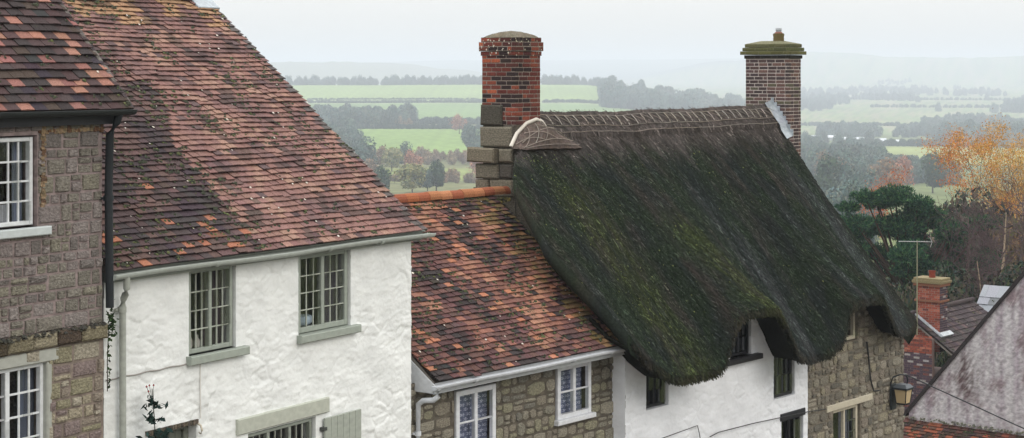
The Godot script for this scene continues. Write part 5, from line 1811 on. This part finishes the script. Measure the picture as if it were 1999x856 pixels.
		rf.tri(Vector3(w, y0, d), Vector3(w, y0, -d), Vector3(w, y1 - .1, 0), lin(160, 162, 166))
		part(o, "roof", rf.mesh(M.plain))

func stuff_object(what: String, label: String, category: String, mm: MultiMesh) -> void:
	var mi := MultiMeshInstance3D.new()
	mi.name = called(self, what)
	mi.multimesh = mm
	mi.set_meta("kind", "stuff"); mi.set_meta("label", label); mi.set_meta("category", category)
	add_child(mi)

func near_trees() -> void:
	rng.seed = 501
	# pine: a few leaning limbs carrying flat cushions of needles
	var base := Vector3(20.1, ground_at(20.1, -92.0), -92.0)
	var pine := thing("pine_tree", "dark green spreading pine behind the brick chimney and aerial", "tree", base)
	base_of.erase(pine)
	var top := -5.7 - base.y
	var wood := MB.new()
	var fork := Vector3(.4, top * .45, 0)
	wood.tube([Vector3(-.5, -.3, 0), Vector3(-.2, top * .2, .1), fork], [.3, .24, .2], 8, lin(70, 58, 48))
	var pads := []
	for k in 70:
		var a := rng.randf() * TAU
		var rr := sqrt(rng.randf())
		var x := cos(a) * rr * 4.0 + .3
		var z := sin(a) * rr * 2.4
		var ytop := top * (1.0 - .045 * absf(x + .6) - .03 * absf(z))
		var y := lerpf(top * .3, ytop, pow(rng.randf(), .7)) - .3
		pads.append([Vector3(x, y, z), rng.randf_range(.55, .95)])
	for p in [[-3.0, .93], [-2.1, .98], [-1.2, .95], [3.9, .86], [4.2, .7], [.6, .95], [1.3, .9], [2.4, .84], [-3.2, .66], [-2.9, .52], [3.2, .72], [3.3, .5], [2.5, .42], [-3.3, .4], [.2, .75], [-.9, .7], [1.6, .68], [-2.2, .8]]:
		pads.append([Vector3(p[0], top * p[1] - .45, rng.randf_range(-.8, 1.2)), rng.randf_range(.5, .85)])
	for p in pads:
		var c: Vector3 = p[0]
		var mid := fork.lerp(c, .5) + Vector3(rng.randf_range(-.3, .3), -.25, rng.randf_range(-.3, .3))
		wood.tube([fork + Vector3(0, rng.randf_range(-.9, .2), 0), mid, c - Vector3(0, .1, 0)], [.1, .07, .03], 6, lin(78, 62, 50))
	part(pine, "trunk", wood.mesh(M.bark))
	var nd := MB.new()
	for p in pads:
		var c: Vector3 = p[0]
		var r: float = p[1]
		for k in int(620 * r):
			var d := Vector3(rng.randfn(), rng.randfn() * .75, rng.randfn()).normalized()
			var q := c + Vector3(d.x * r, d.y * r * .45, d.z * r) * rng.randf_range(.4, 1.15)
			var col := vary([lin(48, 84, 60), lin(40, 72, 54), lin(72, 104, 66), lin(34, 60, 50)][rng.randi() % 4], .25)
			for m in 4:
				var s := (d * .7 + Vector3(rng.randfn() * .5, rng.randfn() * .4 + .45, rng.randfn() * .5)).normalized() * rng.randf_range(.12, .24)
				var w := s.cross(Vector3(rng.randfn(), rng.randfn(), rng.randfn())).normalized() * .03
				nd.tri(q - w, q + w, q + s, col)
	part(pine, "crown", nd.mesh(M.needle))

	# autumn tree, half its leaves gone
	var b2 := Vector3(30.6, ground_at(30.6, -112.0), -112.0)
	var au := thing("autumn_tree", "tree with thin orange and yellow autumn leaves at the right edge", "tree", b2)
	base_of.erase(au)
	var t2 := -4.6 - b2.y
	var w2 := MB.new()
	var ends := []
	w2.tube([Vector3(0, -.3, 0), Vector3(.1, t2 * .3, 0), Vector3(0, t2 * .42, 0)], [.3, .24, .2], 8, lin(88, 76, 64))
	for k in 7:
		var a := TAU * k / 7.0 + .3
		bare_branches(w2, Vector3(0, t2 * rng.randf_range(.28, .44), 0), Vector3(cos(a) * .6, .8, sin(a) * .6).normalized(), t2 * .23, .11, 4, lin(86, 74, 66), .5, .35, ends, .008)
	part(au, "trunk", w2.mesh(M.bark))
	var al := MB.new()
	for e in ends:
		for k in 95:
			var p: Vector3 = e[0] + Vector3(rng.randfn(), rng.randfn(), rng.randfn()) * .3
			var hue := rng.randf() + .16 * (p.x + 1.0) + .05 * (p.y - t2 * .7)
			var col := lin(182, 116, 62)
			if hue > .55: col = lin(180, 138, 68)
			elif hue > .42: col = lin(146, 116, 58)
			elif hue < .0: col = lin(168, 94, 60)
			leaf(al, p, rng.randf_range(.035, .075), vary(col, .22))
	part(au, "crown", al.mesh(M.leaf))

	# bare birches with a haze of purple twigs
	for bd in [[1948, 78.0, 395, 2.4, "silver birch with pale forked trunk and bare purple twigs"], [1985, 84.0, 372, 2.6, "bare twiggy birch at the right edge behind the grey gable"], [1880, 88.0, 420, 2.4, "bare twiggy tree between pine and birch"]]:
		var tx: float = (bd[0] - 1000.0) / 3500.0 * bd[1]
		var bp := Vector3(tx, ground_at(tx, -bd[1]), -bd[1])
		var bi := thing("birch_tree", bd[4], "tree", bp, 0.0, "bare birches behind the grey gable")
		base_of.erase(bi)
		var tt: float = -(bd[2] - 140.0) / 3500.0 * bd[1] - bp.y
		var wb := MB.new()
		var tw := MB.new()
		var en := []
		var silver := lin(176, 156, 136) if bd[0] == 1948 else lin(104, 92, 86)
		var m1 := Vector3(-.15, tt * .4, 0)
		var m2 := Vector3(.3, tt * .75, 0)
		wb.tube([Vector3(-.35, -.3, 0), Vector3(-.3, tt * .2, 0), m1, Vector3(.15, tt * .58, 0), m2, Vector3(.4, tt * .95, 0)], [.14, .12, .1, .075, .05, .015], 8, silver)
		wb.tube([Vector3(-.3, tt * .22, 0), Vector3(-.7, tt * .42, .1), Vector3(-.75, tt * .6, .1), Vector3(-.9, tt * .72, .1)], [.06, .045, .03, .012], 6, silver)
		wb.tube([Vector3(-.22, tt * .3, 0), Vector3(.35, tt * .45, .1), Vector3(.75, tt * .56, .1)], [.05, .03, .012], 6, silver)
		part(bi, "trunk", wb.mesh(M.bark))
		for k in 70:
			var t := rng.randf_range(.25, .97)
			var p := Vector3(lerpf(-.3, .38, t), tt * t, 0)
			var a := rng.randf() * TAU
			bare_branches(tw, p, Vector3(cos(a), rng.randf_range(.15, .9), sin(a)).normalized(), bd[3] * rng.randf_range(.25, .5), .02, 3, vary(lin(98, 82, 84), .15), .75, .2, en, .008)
		part(bi, "crown", tw.mesh(M.bark))

	# dark undergrowth filling the slope behind
	for s in [[1860, 96, 425, 6.5, "deep", "dark evergreen bush right of the pine"], [1925, 100, 425, 7.5, "deep", "dark evergreen thicket behind the birch trunk"], [1990, 96, 415, 6.5, "bronze", "bronze green bush at the right edge behind the birches"], [1830, 84, 545, 4.0, "deep", "dark low bush right of the aerial"], [1900, 80, 545, 4.2, "deep", "dark bush above the slabbed roof"], [1740, 84, 545, 4.5, "deep", "dark shrub under the pine's left side"], [1660, 100, 500, 4.5, "pale", "pale yellow green shrub low behind the thatch's right edge"], [1775, 76, 560, 2.6, "deep", "dark shrub left of the brick chimney"], [1985, 78, 530, 4.5, "deep", "dark shrub at the right edge above the grey gable"]]:
		var tx: float = (s[0] - 1000.0) / 3500.0 * s[1]
		var bp := Vector3(tx, ground_at(tx, -s[1]), -s[1])
		var hh: float = -(s[2] - 140.0) / 3500.0 * s[1] - bp.y
		var o := thing("bush", s[5], "bush", bp, 0.0, "undergrowth behind the lower houses")
		base_of.erase(o)
		var pal := [lin(46, 58, 46), lin(38, 50, 44), lin(60, 66, 46), lin(72, 66, 56)]
		if s[4] == "bronze": pal = [lin(104, 88, 60), lin(86, 84, 58), lin(120, 96, 70)]
		if s[4] == "pale": pal = [lin(156, 158, 96), lin(134, 140, 86), lin(170, 166, 116)]
		var keep := rng.state
		var cm := crown_mesh(900 + int(s[0]), 9000, .04, 14, 1.3, pal, M.leaf, .55)
		rng.state = keep
		var st := MB.new()
		st.tube([Vector3(0, -.3, 0), Vector3(.1, hh * .3, 0), Vector3(0, hh * .7, 0)], [.1, .08, .03], 6, lin(70, 60, 52))
		part(o, "stem", st.mesh(M.bark))
		part(o, "foliage", cm, null, Transform3D(Basis.from_scale(Vector3(s[3] * .5, hh * .7, s[3] * .5)), Vector3(0, hh * .05, 0)))

func _ready() -> void:
	rng.seed = 20241
	# camera: level, the lens shifted down, as in a crop of a level photograph
	var cam := Camera3D.new()
	cam.name = "camera"
	cam.projection = Camera3D.PROJECTION_FRUSTUM
	cam.near = 1.0
	cam.far = 20000.0
	cam.size = 856.0 / 3500.0
	cam.frustum_offset = Vector2(0.0, -288.0 / 3500.0)
	add_child(cam)
	cam.current = true
	# overcast sky, brighter towards the zenith as a cloud layer is
	var sky_mat := ProceduralSkyMaterial.new()
	sky_mat.sky_horizon_color = Color(0.535, 0.528, 0.512)
	sky_mat.sky_top_color = Color(1.0, 1.0, 1.0)
	sky_mat.sky_curve = 0.3
	sky_mat.sky_energy_multiplier = 1.65
	sky_mat.ground_horizon_color = Color(0.535, 0.528, 0.512)
	sky_mat.ground_bottom_color = Color(0.4, 0.4, 0.39)
	sky_mat.ground_energy_multiplier = 1.65
	sky_mat.sun_angle_max = 0.0
	var sky := Sky.new()
	sky.sky_material = sky_mat
	var env := Environment.new()
	env.background_mode = Environment.BG_SKY
	env.sky = sky
	env.tonemap_mode = Environment.TONE_MAPPER_LINEAR
	env.tonemap_exposure = 1.0
	env.sdfgi_enabled = true
	env.ssao_enabled = true
	env.ssil_enabled = true
	env.fog_enabled = true
	env.fog_density = 0.00033
	env.fog_light_color = Color(0.93, 0.968, 1.0)
	var we := WorldEnvironment.new()
	we.name = "world_environment"
	we.environment = env
	add_child(we)
	var sun := DirectionalLight3D.new()
	sun.name = "veiled_sun"
	sun.light_energy = 0.5
	sun.light_angular_distance = 40.0
	sun.light_color = Color(1.0, 0.98, 0.95)
	sun.shadow_enabled = true
	add_child(sun)
	sun.look_at_from_position(Vector3(34, 29, 27), Vector3.ZERO)

	fn1.seed = 11; fn1.frequency = 0.01; fn1.fractal_octaves = 3
	fn2.seed = 12; fn2.frequency = 0.01; fn2.fractal_octaves = 2
	fcell2.seed = 13; fcell2.noise_type = FastNoiseLite.TYPE_CELLULAR; fcell2.frequency = 3.0; fcell2.cellular_return_type = FastNoiseLite.RETURN_CELL_VALUE; fcell2.fractal_type = FastNoiseLite.FRACTAL_NONE
	fcell.seed = 13; fcell.noise_type = FastNoiseLite.TYPE_CELLULAR; fcell.frequency = 3.0
	fcell.cellular_return_type = FastNoiseLite.RETURN_DISTANCE2_SUB; fcell.fractal_type = FastNoiseLite.FRACTAL_NONE
	make_materials()
	make_stone_shapes()
	build_land()
	print("land ", Time.get_ticks_msec())
	build_stone_house()
	build_white_cottage()
	build_stone_cottage()
	print("houses ", Time.get_ticks_msec())
	build_thatched_cottage()
	print("thatch ", Time.get_ticks_msec())
	build_lower_houses()
	print("lower ", Time.get_ticks_msec())
	near_trees()
	far_trees()
	print("trees ", Time.get_ticks_msec())
	build_lantern()
	rng.seed = 9
	build_small_plants()
	cable("wall_cable", "thin cable sagging along the white wall under the thatch", TURN_LOW, [Vector3(5.6, -6.58, .05), Vector3(6.6, -6.52, .05), Vector3(7.7, -6.47, .05), Vector3(7.76, -6.62, .05), Vector3(7.8, -6.75, .05)], .008, lin(70, 70, 72))
	cable("wall_cable", "thin cable running from white wall across to the cream lintel", TURN_LOW, [Vector3(8.1, -6.74, .06), Vector3(8.4, -6.7, .06), Vector3(9.6, -6.72, .06), Vector3(10.75, -6.76, .08), Vector3(11.7, -6.8, .07), Vector3(12.45, -6.86, .06)], .009, lin(60, 60, 62))
	cable("overhead_cable", "dark cable sloping from the lantern down across the grey gable", TURN_LOW, [Vector3(15.85, -6.6, .1), Vector3(17.0, -7.3, 1.1), Vector3(19.0, -8.3, 2.1), Vector3(20.5, -8.95, 2.9)], .014, lin(48, 50, 54))
